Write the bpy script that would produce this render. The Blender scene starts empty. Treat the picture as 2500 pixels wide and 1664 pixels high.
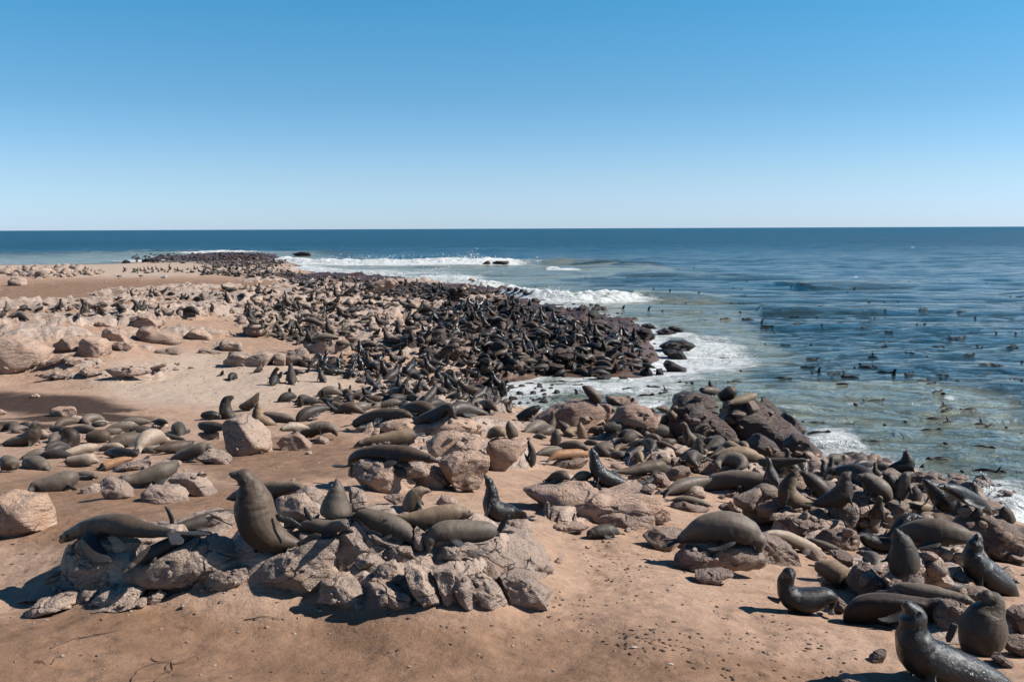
import bpy, math, random
import numpy as np
from mathutils import Vector, Matrix

scene = bpy.context.scene
R = math.radians
F_PX, CX, CY = 2430.0, 1250.0, 832.0          # photograph 2500 x 1664, 35 mm lens
EYE = 7.2                                     # camera height above the sea (z = 0)

# ------------------------------------------------------------------ camera
cam_d = bpy.data.cameras.new('camera'); cam = bpy.data.objects.new('camera', cam_d)
scene.collection.objects.link(cam); scene.camera = cam
cam_d.sensor_width = 36.0; cam_d.lens = 36.0 * F_PX / 2500.0
cam_d.clip_start = 0.1; cam_d.clip_end = 40000
CAM_M = Matrix.Rotation(R(90 - 6.46), 3, 'X') @ Matrix.Rotation(R(-0.23), 3, 'Z')
cam.matrix_world = Matrix.Translation((0, 0, EYE)) @ CAM_M.to_4x4()

# ------------------------------------------------------------------ sky and sun
SUN_EL, SUN_AZ = 41.0, 2.0        # the sun stands to the right
world = bpy.data.worlds.new('World'); scene.world = world; world.use_nodes = True
wn = world.node_tree; wn.nodes.clear()
sky = wn.nodes.new('ShaderNodeTexSky'); sky.sky_type = 'NISHITA'; sky.sun_disc = False
sky.sun_elevation = R(SUN_EL); sky.sun_rotation = R(90 - SUN_AZ)
sky.altitude = 0; sky.air_density = 1.0; sky.dust_density = 0.25; sky.ozone_density = 2.0
bg = wn.nodes.new('ShaderNodeBackground'); bg.inputs['Strength'].default_value = 0.0525
wo = wn.nodes.new('ShaderNodeOutputWorld')
tc = wn.nodes.new('ShaderNodeTexCoord'); sep = wn.nodes.new('ShaderNodeSeparateXYZ'); wn.links.new(tc.outputs['Generated'], sep.inputs[0])
rp_ = wn.nodes.new('ShaderNodeValToRGB'); wn.links.new(sep.outputs[2], rp_.inputs[0])
for k_, (p_, c_) in enumerate([(0.0, (1.0, 1.40, 2.38)), (0.02, (0.95, 1.31, 2.12)), (0.05, (0.92, 1.23, 1.76)), (0.12, (0.64, 1.10, 1.46)), (0.23, (0.39, 1.18, 1.47)), (0.5, (0.22, 0.66, 0.98)), (1.0, (0.18, 0.52, 0.80))]):
    e_ = rp_.color_ramp.elements[k_] if k_ < 2 else rp_.color_ramp.elements.new(p_)
    e_.position = p_; e_.color = (*c_, 1)
tint = wn.nodes.new('ShaderNodeMix'); tint.data_type = 'RGBA'; tint.blend_type = 'MULTIPLY'; tint.inputs[0].default_value = 1.0
wn.links.new(sky.outputs[0], tint.inputs[6]); wn.links.new(rp_.outputs[0], tint.inputs[7])      # clear sea air: the haze line stays blue
wn.links.new(tint.outputs[2], bg.inputs[0]); wn.links.new(bg.outputs[0], wo.inputs[0])
sun_d = bpy.data.lights.new('sun', 'SUN'); sun = bpy.data.objects.new('sun', sun_d)
scene.collection.objects.link(sun)
sun_d.energy = 5.0; sun_d.angle = R(0.53); sun_d.color = (1.0, 0.955, 0.89)
sun_vec = Vector((math.cos(R(SUN_EL)) * math.cos(R(SUN_AZ)), math.cos(R(SUN_EL)) * math.sin(R(SUN_AZ)), math.sin(R(SUN_EL))))
sun.rotation_euler = sun_vec.to_track_quat('Z', 'Y').to_euler(); sun.location = (30, 0, 40)
vs = scene.view_settings
vs.view_transform = 'Standard'; vs.look = 'None'; vs.exposure = 0.7; vs.gamma = 1.0; vs.use_curve_mapping = False
scene.cycles.max_bounces = 5; scene.cycles.diffuse_bounces = 2; scene.cycles.glossy_bounces = 2
scene.cycles.use_denoising = True

# ------------------------------------------------------------------ helpers
rng = np.random.default_rng(11)
_perm = rng.permutation(256); _perm = np.concatenate([_perm, _perm, _perm])
_grad = rng.normal(size=(256, 3)); _grad /= np.linalg.norm(_grad, axis=1)[:, None]

def noise3(p):
    p = np.asarray(p, float); i = np.floor(p).astype(int); f = p - i
    u = f * f * f * (f * (f * 6 - 15) + 10); out = 0
    i &= 255
    for dx in (0, 1):
        for dy in (0, 1):
            for dz in (0, 1):
                g = _grad[_perm[_perm[_perm[i[:, 0] + dx] + i[:, 1] + dy] + i[:, 2] + dz]]
                d = f - (dx, dy, dz)
                w = (u[:, 0] if dx else 1 - u[:, 0]) * (u[:, 1] if dy else 1 - u[:, 1]) * (u[:, 2] if dz else 1 - u[:, 2])
                out = out + w * (g * d).sum(1)
    return out * 1.5

def fbm(p, octaves=4, lac=2.1, gain=0.5):
    s, a, q = 0, 1.0, np.asarray(p, float)
    for k in range(octaves):
        s = s + a * noise3(q + 17.3 * k); q = q * lac; a *= gain
    return s

def sstep(a, b, x):
    t = np.clip((x - a) / (b - a), 0, 1); return t * t * (3 - 2 * t)

def pix_dir(px, py):
    v = CAM_M @ Vector(((px - CX) / F_PX, -(py - CY) / F_PX, -1.0)); return np.array(v)

def at_drop(px, py, h):
    """Point seen at pixel px, py that lies h metres below the camera."""
    d = pix_dir(px, py); t = -h / d[2]; return np.array((0, 0, EYE)) + d * t

def on_plane(px, py, Y):
    d = pix_dir(px, py); return np.array((0, 0, EYE)) + d * (Y / d[1])

def link(o, parent=None):
    scene.collection.objects.link(o)
    if parent is not None: o.parent = parent
    return o

def tag(o, label, cat, group=None):
    o['label'] = label; o['category'] = cat
    if group: o['group'] = group
    return o

def make_mesh(name, verts, faces, mat=None, smooth=True, attrs=None):
    me = bpy.data.meshes.new(name)
    verts = np.asarray(verts, np.float32); faces = np.asarray(faces, np.int32)
    n = faces.shape[1]
    me.vertices.add(len(verts)); me.vertices.foreach_set('co', verts.ravel())
    me.loops.add(faces.size); me.loops.foreach_set('vertex_index', faces.ravel())
    me.polygons.add(len(faces))
    me.polygons.foreach_set('loop_start', np.arange(0, faces.size, n, dtype=np.int32))
    me.polygons.foreach_set('loop_total', np.full(len(faces), n, np.int32))
    if smooth: me.polygons.foreach_set('use_smooth', np.ones(len(faces), bool))
    for k, v in (attrs or {}).items():
        v = np.asarray(v, np.float32)
        if v.ndim == 1:
            a = me.attributes.new(k, 'FLOAT', 'POINT'); a.data.foreach_set('value', v)
        else:
            a = me.attributes.new(k, 'FLOAT_COLOR', 'POINT'); a.data.foreach_set('color', v.ravel())
    if mat: me.materials.append(mat)
    me.update(); return me

def grid_faces(nr, nc):
    i = np.arange(nr * nc).reshape(nr, nc)
    return np.stack([i[:-1, :-1], i[:-1, 1:], i[1:, 1:], i[1:, :-1]], -1).reshape(-1, 4)

def ico(level):
    import bmesh
    bm = bmesh.new(); bmesh.ops.create_icosphere(bm, subdivisions=level, radius=1)
    v = np.array([q.co[:] for q in bm.verts]); f = np.array([[q.index for q in p.verts] for p in bm.faces]); bm.free()
    return v / np.linalg.norm(v, axis=1)[:, None], f
ICO = {k: ico(k) for k in (1, 2, 3, 4, 5)}

# ------------------------------------------------------------------ materials
class NT:
    def __init__(s, name):
        s.m = bpy.data.materials.new(name); s.m.use_nodes = True; s.t = s.m.node_tree; s.t.nodes.clear()
        s.out = s.n('ShaderNodeOutputMaterial'); s.bsdf = s.n('ShaderNodeBsdfPrincipled'); s.l(s.bsdf.outputs[0], s.out.inputs[0])
    def n(s, typ, **kw):
        q = s.t.nodes.new(typ)
        for k, v in kw.items(): setattr(q, k, v)
        return q
    def l(s, a, b): s.t.links.new(a, b)
    def put(s, sock, v):
        if hasattr(v, 'links') or hasattr(v, 'is_output'): s.l(v, sock)
        elif isinstance(v, tuple) and len(v) == 3 and sock.type == 'RGBA': sock.default_value = (*v, 1)
        else: sock.default_value = v
    def pos(s): return s.n('ShaderNodeNewGeometry').outputs['Position']
    def obj(s): return s.n('ShaderNodeTexCoord').outputs['Object']
    def attr(s, name): return s.n('ShaderNodeAttribute', attribute_name=name)
    def mapping(s, vec, scale=(1, 1, 1), rot=(0, 0, 0)):
        q = s.n('ShaderNodeMapping'); q.inputs['Scale'].default_value = scale; q.inputs['Rotation'].default_value = rot
        s.l(vec, q.inputs[0]); return q.outputs[0]
    def noise(s, vec, scale, detail=4, rough=0.55, dist=0.0):
        q = s.n('ShaderNodeTexNoise'); q.inputs['Scale'].default_value = scale; q.inputs['Detail'].default_value = detail
        q.inputs['Roughness'].default_value = rough; q.inputs['Distortion'].default_value = dist; s.l(vec, q.inputs['Vector']); return q.outputs['Fac']
    def vor(s, vec, scale, feature='F1', out='Distance'):
        q = s.n('ShaderNodeTexVoronoi', feature=feature); q.inputs['Scale'].default_value = scale; s.l(vec, q.inputs['Vector']); return q.outputs[out]
    def ramp(s, fac, a, b, va=0.0, vb=1.0):
        q = s.n('ShaderNodeMapRange'); q.interpolation_type = 'SMOOTHSTEP'
        s.put(q.inputs[0], fac)
        for k, v in zip((1, 2, 3, 4), (a, b, va, vb)): q.inputs[k].default_value = v
        return q.outputs[0]
    def math(s, op, a, b=0.0, c=None):
        q = s.n('ShaderNodeMath', operation=op); s.put(q.inputs[0], a); s.put(q.inputs[1], b)
        if c is not None: s.put(q.inputs[2], c)
        return q.outputs[0]
    def mix(s, fac, a, b, blend='MIX'):
        q = s.n('ShaderNodeMix', data_type='RGBA', blend_type=blend)
        s.put(q.inputs[0], fac); s.put(q.inputs[6], a); s.put(q.inputs[7], b); return q.outputs[2]
    def bump(s, h, dist, strength=1.0, normal=None):
        q = s.n('ShaderNodeBump'); q.inputs['Strength'].default_value = strength; q.inputs['Distance'].default_value = dist
        s.l(h, q.inputs['Height'])
        if normal is not None: s.l(normal, q.inputs['Normal'])
        return q.outputs[0]
    def set(s, **kw):
        for k, v in kw.items(): s.put(s.bsdf.inputs[k.replace('_', ' ')], v)
        return s.m

def rock_colour(t, P, wet):
    """Pinkish grey weathered granite; returns (colour, bump height, roughness)."""
    big = t.noise(P, 1.3, 3, 0.6, 0.6); mid = t.noise(P, 6.5, 6, 0.72); fine = t.noise(P, 34, 3, 0.75)
    wv = t.n('ShaderNodeTexNoise'); wv.inputs['Scale'].default_value = 2.4; wv.inputs['Detail'].default_value = 3; t.l(P, wv.inputs['Vector'])
    vm = t.n('ShaderNodeVectorMath', operation='MULTIPLY_ADD'); t.l(wv.outputs['Color'], vm.inputs[0]); vm.inputs[1].default_value = (0.28, 0.28, 0.28); t.l(P, vm.inputs[2])
    Pd = vm.outputs[0]
    strat = t.noise(t.mapping(Pd, (0.9, 0.9, 6.0), (0.45, 0.55, 0.2)), 1.6, 4, 0.6)
    crack = t.ramp(t.vor(t.mapping(Pd, (1.0, 1.0, 1.9), (0.4, 0.6, 0.1)), 1.9, 'DISTANCE_TO_EDGE'), 0.0, 0.035, 1, 0)
    crack = t.math('MULTIPLY', crack, t.ramp(big, 0.50, 0.60))
    c = t.mix(t.ramp(big, 0.38, 0.62), (0.63, 0.475, 0.37), (0.50, 0.39, 0.32))
    c = t.mix(t.ramp(strat, 0.52, 0.66, 0, 0.65), c, (0.30, 0.235, 0.21))
    c = t.mix(t.ramp(mid, 0.55, 0.68, 0, 0.65), c, (0.20, 0.162, 0.155))
    c = t.mix(t.ramp(mid, 0.45, 0.32, 0, 0.8), c, (0.70, 0.58, 0.47))
    c = t.mix(t.ramp(wv.outputs['Fac'], 0.58, 0.70, 0, 0.45), c, (0.44, 0.25, 0.14))
    c = t.mix(t.ramp(fine, 0.48, 0.70, 0.0, 0.45), c, (0.24, 0.19, 0.17))
    c = t.mix(t.math('MULTIPLY', crack, 0.35), c, (0.06, 0.045, 0.04))
    wetc = t.mix(t.ramp(big, 0.4, 0.65), (0.034, 0.025, 0.021), (0.080, 0.044, 0.033))
    col = t.mix(wet, c, wetc)
    rdg = t.math('ABSOLUTE', t.math('SUBTRACT', mid, 0.5))
    h = t.math('ADD', t.math('MULTIPLY', rdg, -0.7), t.math('ADD', t.math('MULTIPLY', fine, 0.30), t.math('MULTIPLY', strat, 1.1)))
    h = t.math('SUBTRACT', h, t.math('MULTIPLY', crack, 0.45))
    rough = t.math('SUBTRACT', 0.82, t.math('MULTIPLY', wet, 0.42))
    return col, h, rough

def mat_rock():
    t = NT('weathered_rock'); info = t.n('ShaderNodeObjectInfo')
    P = t.pos(); wet = info.outputs['Alpha']
    wv = t.math('MULTIPLY', t.math('SUBTRACT', 1.0, wet), t.ramp(t.noise(P, 0.9, 3), 0.0, 1.0, 0.9, 1.0))
    wet_f = t.math('SUBTRACT', 1.0, wv)
    col, h, rough = rock_colour(t, P, wet_f)
    col = t.mix(1.0, col, info.outputs['Color'], 'MULTIPLY')
    col = t.mix(1.0, col, (0.66, 0.65, 0.65), 'MULTIPLY')
    return t.set(Base_Color=col, Roughness=rough, Normal=t.bump(h, 0.11, 1.0), Specular_IOR_Level=0.4)

def mat_ground():
    t = NT('sand_and_bedrock'); P = t.pos()
    a_r, a_w, a_s, a_d, a_p = (t.attr(k).outputs['Fac'] for k in ('rocky', 'wet', 'stain', 'dirt', 'pale'))
    n1 = t.noise(P, 0.55, 5, 0.6); n2 = t.noise(P, 6, 6, 0.65); n3 = t.noise(P, 70, 4, 0.7); n4 = t.noise(P, 1.6, 4, 0.6, 0.8)
    sand = t.mix(t.ramp(n1, 0.35, 0.65), (0.55, 0.368, 0.258), (0.50, 0.322, 0.218))
    sand = t.mix(a_d, sand, t.mix(t.ramp(n4, 0.4, 0.65), (0.265, 0.150, 0.086), (0.365, 0.215, 0.130)))
    sand = t.mix(t.ramp(n2, 0.48, 0.72, 0, 0.5), sand, (0.25, 0.155, 0.10))
    sand = t.mix(t.ramp(n4, 0.56, 0.74, 0, 0.45), sand, (0.27, 0.165, 0.105))
    sand = t.mix(t.ramp(n3, 0.45, 0.7, 0, 0.45), sand, (0.20, 0.13, 0.09))
    drag = t.noise(t.mapping(P, (0.5, 2.6, 1), (0, 0, 0.5)), 1.5, 5, 0.65, 1.0)
    sand = t.mix(t.ramp(drag, 0.50, 0.68, 0, 0.42), sand, (0.29, 0.18, 0.12))
    speck = t.ramp(t.vor(P, 5.5), 0.05, 0.12, 1, 0)
    sand = t.mix(t.math('MULTIPLY', t.math('MULTIPLY', speck, t.ramp(t.noise(P, 0.8, 3), 0.48, 0.62)), 0.7), sand, (0.10, 0.06, 0.04))
    sand = t.mix(t.math('MULTIPLY', a_p, 0.75), sand, t.mix(t.ramp(n2, 0.4, 0.7), (0.60, 0.475, 0.37), (0.50, 0.39, 0.30)))
    sand = t.mix(a_s, sand, (0.062, 0.032, 0.019))
    rc, rh, rr = rock_colour(t, P, a_w)
    edge = t.math('ADD', a_r, t.math('MULTIPLY', t.math('SUBTRACT', t.noise(P, 2.2, 5, 0.7), 0.5), 1.1))
    rf = t.ramp(edge, 0.46, 0.58)
    col = t.mix(rf, sand, rc)
    col = t.mix(t.math('MULTIPLY', a_w, 0.85), col, t.mix(t.ramp(n4, 0.4, 0.6), (0.050, 0.032, 0.025), (0.115, 0.054, 0.038)))
    foot = t.vor(t.mapping(P, (1, 1.6, 1)), 3.1, 'SMOOTH_F1')
    hs = t.math('ADD', t.math('ADD', t.math('MULTIPLY', n2, 0.60), t.math('MULTIPLY', drag, 0.7)), t.math('ADD', t.math('MULTIPLY', n3, 0.10), t.math('MULTIPLY', t.math('MULTIPLY', t.ramp(foot, 0.08, 0.42), t.ramp(n1, 0.4, 0.6)), 0.40)))
    h = t.math('ADD', hs, t.math('MULTIPLY', rf, t.math('ADD', rh, 0.3)))
    rough = t.math('SUBTRACT', 0.9, t.math('MULTIPLY', a_w, 0.45))
    col = t.mix(1.0, col, (0.66, 0.65, 0.65), 'MULTIPLY')
    return t.set(Base_Color=col, Roughness=rough, Normal=t.bump(h, 0.075, 0.85), Specular_IOR_Level=0.3)

def mat_seal(name, geometry=False):
    t = NT(name)
    if geometry:
        a = t.attr('tint'); colr, wet = a.outputs['Color'], a.outputs['Alpha']
    else:
        i = t.n('ShaderNodeObjectInfo'); colr, wet = i.outputs['Color'], i.outputs['Alpha']
    P = t.obj() if not geometry else t.pos()
    al, fl, hd = (t.attr(k).outputs['Fac'] for k in ('along', 'flipper', 'head'))
    mott = t.noise(P, 5, 4, 0.6); fur = t.noise(P, 62, 3, 0.75); blot = t.noise(P, 14, 4, 0.65)
    c = t.mix(t.ramp(mott, 0.35, 0.7, 0.0, 0.75), colr, t.mix(0.55, colr, (0.05, 0.04, 0.034)))
    c = t.mix(t.ramp(mott, 0.62, 0.42, 0.0, 0.45), c, t.mix(1.0, colr, (1.35, 1.2, 1.05), 'MULTIPLY'))
    c = t.mix(t.ramp(blot, 0.55, 0.75, 0, 0.4), c, t.mix(1.0, colr, (0.55, 0.5, 0.48), 'MULTIPLY'))
    c = t.mix(t.ramp(fur, 0.42, 0.70, 0, 0.35), c, t.mix(1.0, colr, (0.40, 0.36, 0.33), 'MULTIPLY'))
    c = t.mix(t.math('MULTIPLY', t.ramp(fur, 0.44, 0.30), t.math('SUBTRACT', 0.25, t.math('MULTIPLY', wet, 0.2))), c, t.mix(1.0, colr, (1.9, 1.8, 1.65), 'MULTIPLY'))
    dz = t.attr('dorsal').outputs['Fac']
    c = t.mix(t.ramp(t.math('ADD', dz, t.math('MULTIPLY', t.math('SUBTRACT', mott, 0.5), 1.2)), 0.35, -0.45, 0, 0.9), c, t.mix(1.0, colr, (0.40, 0.30, 0.24), 'MULTIPLY'))  # dark belly and flanks of the coat, deepened as painted shade
    c = t.mix(t.math('MULTIPLY', t.ramp(t.math('ADD', dz, t.math('MULTIPLY', t.math('SUBTRACT', mott, 0.5), 0.9)), 0.05, 0.9, 0, 0.9), t.math('SUBTRACT', 1.0, t.math('MULTIPLY', wet, 0.8))), c, t.mix(t.ramp(blot, 0.35, 0.65), t.mix(1.0, colr, (2.0, 1.92, 1.82), 'MULTIPLY'), t.mix(1.0, colr, (1.35, 1.27, 1.2), 'MULTIPLY')))  # grizzled back of the coat, brightened further as painted sunlight on top
    c = t.mix(t.math('MULTIPLY', hd, 0.35), c, t.mix(0.5, colr, (0.12, 0.085, 0.06)))
    c = t.mix(fl, c, (0.022, 0.020, 0.020))
    cmb = t.n('ShaderNodeCombineXYZ'); t.l(t.math('MULTIPLY', al, 17.0), cmb.inputs[0]); t.l(t.math('MULTIPLY', mott, 11.0), cmb.inputs[1])
    fold = t.math('MULTIPLY', t.noise(cmb.outputs[0], 1.0, 2, 0.5, 0.4), t.attr('neck').outputs['Fac'])
    h = t.math('ADD', t.math('MULTIPLY', fur, 0.20), t.math('ADD', t.math('MULTIPLY', fold, 0.55), t.math('MULTIPLY', blot, 0.16)))
    rough = t.math('ADD', t.math('SUBTRACT', 0.62, t.math('MULTIPLY', wet, 0.40)), t.math('MULTIPLY', t.ramp(mott, 0.4, 0.65), 0.2))
    m = t.set(Base_Color=c, Roughness=rough, Normal=t.bump(h, 0.022, 0.7), Specular_IOR_Level=0.38)
    t.put(t.bsdf.inputs['Coat Weight'], t.ramp(wet, 0.3, 0.9, 0.0, 0.6)); t.put(t.bsdf.inputs['Coat Roughness'], t.ramp(blot, 0.38, 0.66, 0.08, 0.28)); t.put(t.bsdf.inputs['Coat Normal'], t.bump(t.math('ADD', fur, t.math('MULTIPLY', blot, 0.8)), 0.012, 0.8))
    t.put(t.bsdf.inputs['Specular IOR Level'], t.ramp(wet, 0.2, 0.9, 0.34, 0.12))
    t.put(t.bsdf.inputs['Sheen Weight'], t.math('MULTIPLY', t.math('SUBTRACT', 1.0, wet), 0.12))
    t.bsdf.inputs['Sheen Tint'].default_value = (0.9, 0.8, 0.68, 1); t.bsdf.inputs['Sheen Roughness'].default_value = 0.45
    return m

def mat_plain(name, col, rough=0.6, bump=0.0, scale=40, spec=0.5):
    t = NT(name); P = t.obj(); n = t.noise(P, scale, 4, 0.6)
    c = t.mix(t.ramp(n, 0.35, 0.7, 0, 0.5), col, tuple(q * 0.6 for q in col))
    kw = dict(Base_Color=c, Roughness=rough, Specular_IOR_Level=spec)
    if bump: kw['Normal'] = t.bump(n, bump)
    return t.set(**kw)

def mat_sea():
    t = NT('sea_water'); P = t.pos()
    foam, turb, sl = (t.attr(k).outputs['Fac'] for k in ('foam', 'turbid', 'calm'))
    deep = t.mix(t.ramp(t.noise(P, 0.012, 3), 0.35, 0.65), (0.004, 0.058, 0.098), (0.005, 0.045, 0.078))
    murk = t.mix(t.ramp(t.noise(P, 0.10, 5, 0.6, 1.0), 0.38, 0.62), (0.205, 0.218, 0.165), (0.130, 0.152, 0.122))
    mid = (0.024, 0.040, 0.038)
    c = t.mix(t.ramp(turb, 0.0, 0.45), deep, mid); c = t.mix(t.ramp(turb, 0.4, 1.0), c, murk)
    lace = t.noise(t.mapping(P, (0.75, 1.0, 1)), 0.9, 9, 0.68, 1.6); lace2 = t.noise(P, 3.5, 6, 0.7, 1.0)
    lx = t.math('ADD', t.math('MULTIPLY', lace, 0.7), t.math('MULTIPLY', lace2, 0.3))
    fm = t.ramp(t.math('ADD', t.math('MULTIPLY', foam, 1.25), t.math('MULTIPLY', t.math('SUBTRACT', lx, 0.5), 2.2)), 0.38, 0.98)
    c = t.mix(fm, c, (0.66, 0.68, 0.67))
    w1 = t.noise(t.mapping(P, (0.45, 1.0, 1), (0, 0, 0.35)), 1.1, 6, 0.62, 0.6)
    w2 = t.noise(t.mapping(P, (0.5, 1.0, 1), (0, 0, -0.15)), 0.28, 4, 0.55, 0.4)
    w3 = t.noise(t.mapping(P, (0.30, 1.0, 1), (0, 0, 0.1)), 0.075, 3, 0.6, 0.3)
    h = t.math('ADD', t.math('ADD', t.math('MULTIPLY', w1, 2.1), t.math('MULTIPLY', w2, 2.0)), t.math('MULTIPLY', w3, 2.2))
    h = t.math('ADD', h, t.math('MULTIPLY', t.math('MULTIPLY', fm, lace2), 0.35))
    dist = t.n('ShaderNodeSeparateXYZ'); t.l(P, dist.inputs[0])
    rough = t.math('ADD', t.ramp(dist.outputs[1], 60, 500, 0.05, 0.34), t.math('MULTIPLY', fm, 0.6))
    b = t.bump(h, 0.55, 1.0)
    m = t.set(Base_Color=c, Roughness=rough, Normal=b)
    t.bsdf.inputs['IOR'].default_value = 1.333
    return m

MAT_ROCK, MAT_GROUND, MAT_SEA = mat_rock(), mat_ground(), mat_sea()
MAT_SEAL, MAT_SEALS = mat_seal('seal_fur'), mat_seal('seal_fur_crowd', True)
MAT_SWIM = mat_plain('wet_black_fur', (0.010, 0.009, 0.009), 0.5, 0.006, 30, 0.12)
MAT_EYE = mat_plain('seal_eye', (0.012, 0.010, 0.009), 0.12)
MAT_NOSE = mat_plain('seal_nose', (0.03, 0.024, 0.022), 0.35, 0.002)
MAT_FOAM = mat_plain('sea_spray', (0.72, 0.74, 0.74), 0.5, 0.0, 9)
MAT_DUNG = mat_plain('dried_droppings', (0.085, 0.045, 0.028), 0.85, 0.004)
MAT_WEED = mat_plain('dry_seaweed', (0.10, 0.060, 0.038), 0.8, 0.004)
MAT_BONE = mat_plain('bleached_shell', (0.52, 0.48, 0.42), 0.6)
MAT_GULLW = mat_plain('gull_white_feathers', (0.6, 0.59, 0.57), 0.7)
MAT_GULLG = mat_plain('gull_grey_feathers', (0.10, 0.105, 0.115), 0.7)
MAT_BILL = mat_plain('gull_bill', (0.55, 0.28, 0.04), 0.5)
# ------------------------------------------------------------------ terrain: heights read from the picture (pixel x, pixel y, metres below the camera)
CTRL = """
-700,1664,3.1 0,1664,3.15 500,1664,3.15 1000,1664,3.15 1500,1664,3.2 2000,1664,3.3 2500,1664,3.35 3200,1664,3.4
-700,2600,2.9 600,2600,2.9 1400,2600,2.95 2200,2600,3.0 3200,2600,3.0
0,1540,3.2 600,1540,3.2 1200,1540,3.2 1600,1540,3.25 2000,1540,3.4 2400,1540,3.5
100,1480,3.25 400,1480,3.2 800,1480,3.2 1300,1480,3.25 1600,1480,3.35 1900,1480,3.5
0,1400,3.35 300,1410,3.12 600,1360,2.95 900,1360,2.95 1200,1360,2.98 150,1300,3.3 700,1295,2.95 1000,1295,2.95 1250,1295,3.2
1400,1400,3.4 1600,1400,3.5 1800,1400,3.7 2100,1400,3.9 2450,1400,4.15
1400,1300,3.6 1700,1300,3.85 1900,1300,4.25 2200,1300,4.7 2450,1300,5.25 2700,1350,5.6
-300,1250,3.4 100,1220,3.5 450,1220,3.4 800,1220,3.3 1100,1220,3.4 1250,1220,3.7 1400,1220,3.7 1600,1220,4.1 1800,1220,4.6 2000,1220,5.1 2200,1220,5.6 2380,1245,6.0
100,1160,4.1 400,1160,3.9 700,1160,3.8 950,1160,3.6 1150,1160,3.8 1350,1160,4.3 1600,1160,4.7 1900,1160,5.6 2080,1160,6.0 2200,1185,6.2
-300,1110,4.7 0,1110,4.7 300,1110,4.7 600,1110,4.5 900,1110,4.2 1150,1110,4.3 1350,1110,5.0 1550,1110,5.2 1750,1110,5.7 1930,1120,6.4
0,1060,5.3 250,1060,5.2 500,1060,5.1 800,1060,5.0 1050,1060,5.0 1200,1060,5.2 1350,1060,5.6 1550,1060,5.6 1750,1060,5.9
-300,1000,5.7 0,1000,5.7 400,1000,5.6 700,1000,5.7 1000,1000,5.9 1200,1000,6.3 1350,1010,6.3 1550,1030,6.0
100,960,5.8 400,960,5.9 700,960,6.0 950,960,6.2 1100,960,6.5 -300,930,5.9
50,912,5.95 400,910,5.95 700,910,6.0 900,910,6.2 1100,905,6.6
-300,830,4.9 50,832,4.95 250,838,5.2 380,840,5.6 550,845,5.8 700,835,5.75 900,840,5.8 1100,860,6.2 1300,870,6.5 1450,880,6.8
50,790,4.8 250,790,4.9 450,790,5.2 650,790,5.5 850,790,5.7 1050,790,5.9 1250,810,6.1 1400,820,6.2 1520,830,6.5
-300,750,4.75 50,750,4.75 300,750,4.85 500,750,5.2 700,750,5.5 900,750,5.7 1100,750,5.9 1300,772,6.0 1450,792,6.2
50,715,5.0 300,715,5.2 550,715,5.5 750,715,5.7 950,715,5.9 1150,730,6.1 1250,748,6.2
-300,690,5.5 50,690,5.5 300,690,5.6 550,690,5.9 750,690,6.0 900,692,6.0 1050,708,6.3
50,668,6.0 300,670,6.2 550,670,6.1 700,672,6.2 850,684,6.5
-300,651,6.55 50,651,6.5 200,651,6.55 400,649,6.6 600,650,6.2 600,626,6.2 500,632,6.6 650,633,6.3
-300,646,7.2 0,646,7.2 200,644,7.2 300,642,7.2 430,626,7.2 560,618,7.2 680,625,7.2 700,641,7.2 740,656,7.2 800,669,7.2 900,676,7.2 1000,685,7.2
1100,694,7.2 1200,704,7.2 1245,716,7.2 1270,736,7.2 1340,756,7.2 1400,767,7.2 1480,784,7.2 1560,806,7.2 1592,840,7.2 1605,880,7.2 1592,917,7.2 1500,923,7.2
1400,926,7.2 1300,927,7.2 1220,932,7.2 1180,940,7.2 1210,975,7.2 1290,1000,7.2 1400,1040,7.2 1600,1060,7.2 1800,1080,7.2 1990,1106,7.2 2080,1132,7.2 2180,1168,7.2 2260,1195,7.2 2350,1228,7.2 2500,1277,7.2 2700,1345,7.2 3200,1480,7.2
2600,1250,9.5 2400,1160,9.5 2200,1120,9 2000,1060,9 1800,1010,9 1750,930,9 1650,960,8.5 1450,967,7.9 1330,957,7.8 1750,850,9 1700,780,9 1500,745,9 1350,715,9 1250,690,9
1100,675,9 900,662,9 770,640,9 600,610,9 400,616,9 250,632,9 0,635,9 -300,635,9 3200,1300,10 3200,1000,10
"""
cp = np.array([[float(q) for q in s.split(',')] for s in CTRL.split()])
cw = np.array([at_drop(*r) for r in cp])
def uv_of(X, Y): return np.stack([np.clip(X / Y * F_PX / 250.0, -6.2, 8.2), np.log(Y) * 6.0], -1)
_cu = uv_of(cw[:, 0], cw[:, 1]); _ch = cp[:, 2]
def _tps(a, b):
    r2 = ((a[:, None, :] - b[None]) ** 2).sum(-1); return 0.5 * r2 * np.log(r2 + 1e-9)
_A = _tps(_cu, _cu) + np.eye(len(_cu)) * 0.04
_Pm = np.concatenate([np.ones((len(_cu), 1)), _cu], 1)
_S = np.block([[_A, _Pm], [_Pm.T, np.zeros((3, 3))]])
_wt = np.linalg.solve(_S, np.concatenate([_ch, np.zeros(3)]))
def height_base(X, Y):
    u = uv_of(X, Y); out = np.empty(len(u))
    for k in range(0, len(u), 20000):
        q = u[k:k + 20000]; out[k:k + 20000] = _tps(q, _cu) @ _wt[:-3] + _wt[-3] + q @ _wt[-2:]
    return EYE - np.clip(out, 2.6, 10.5)

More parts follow.
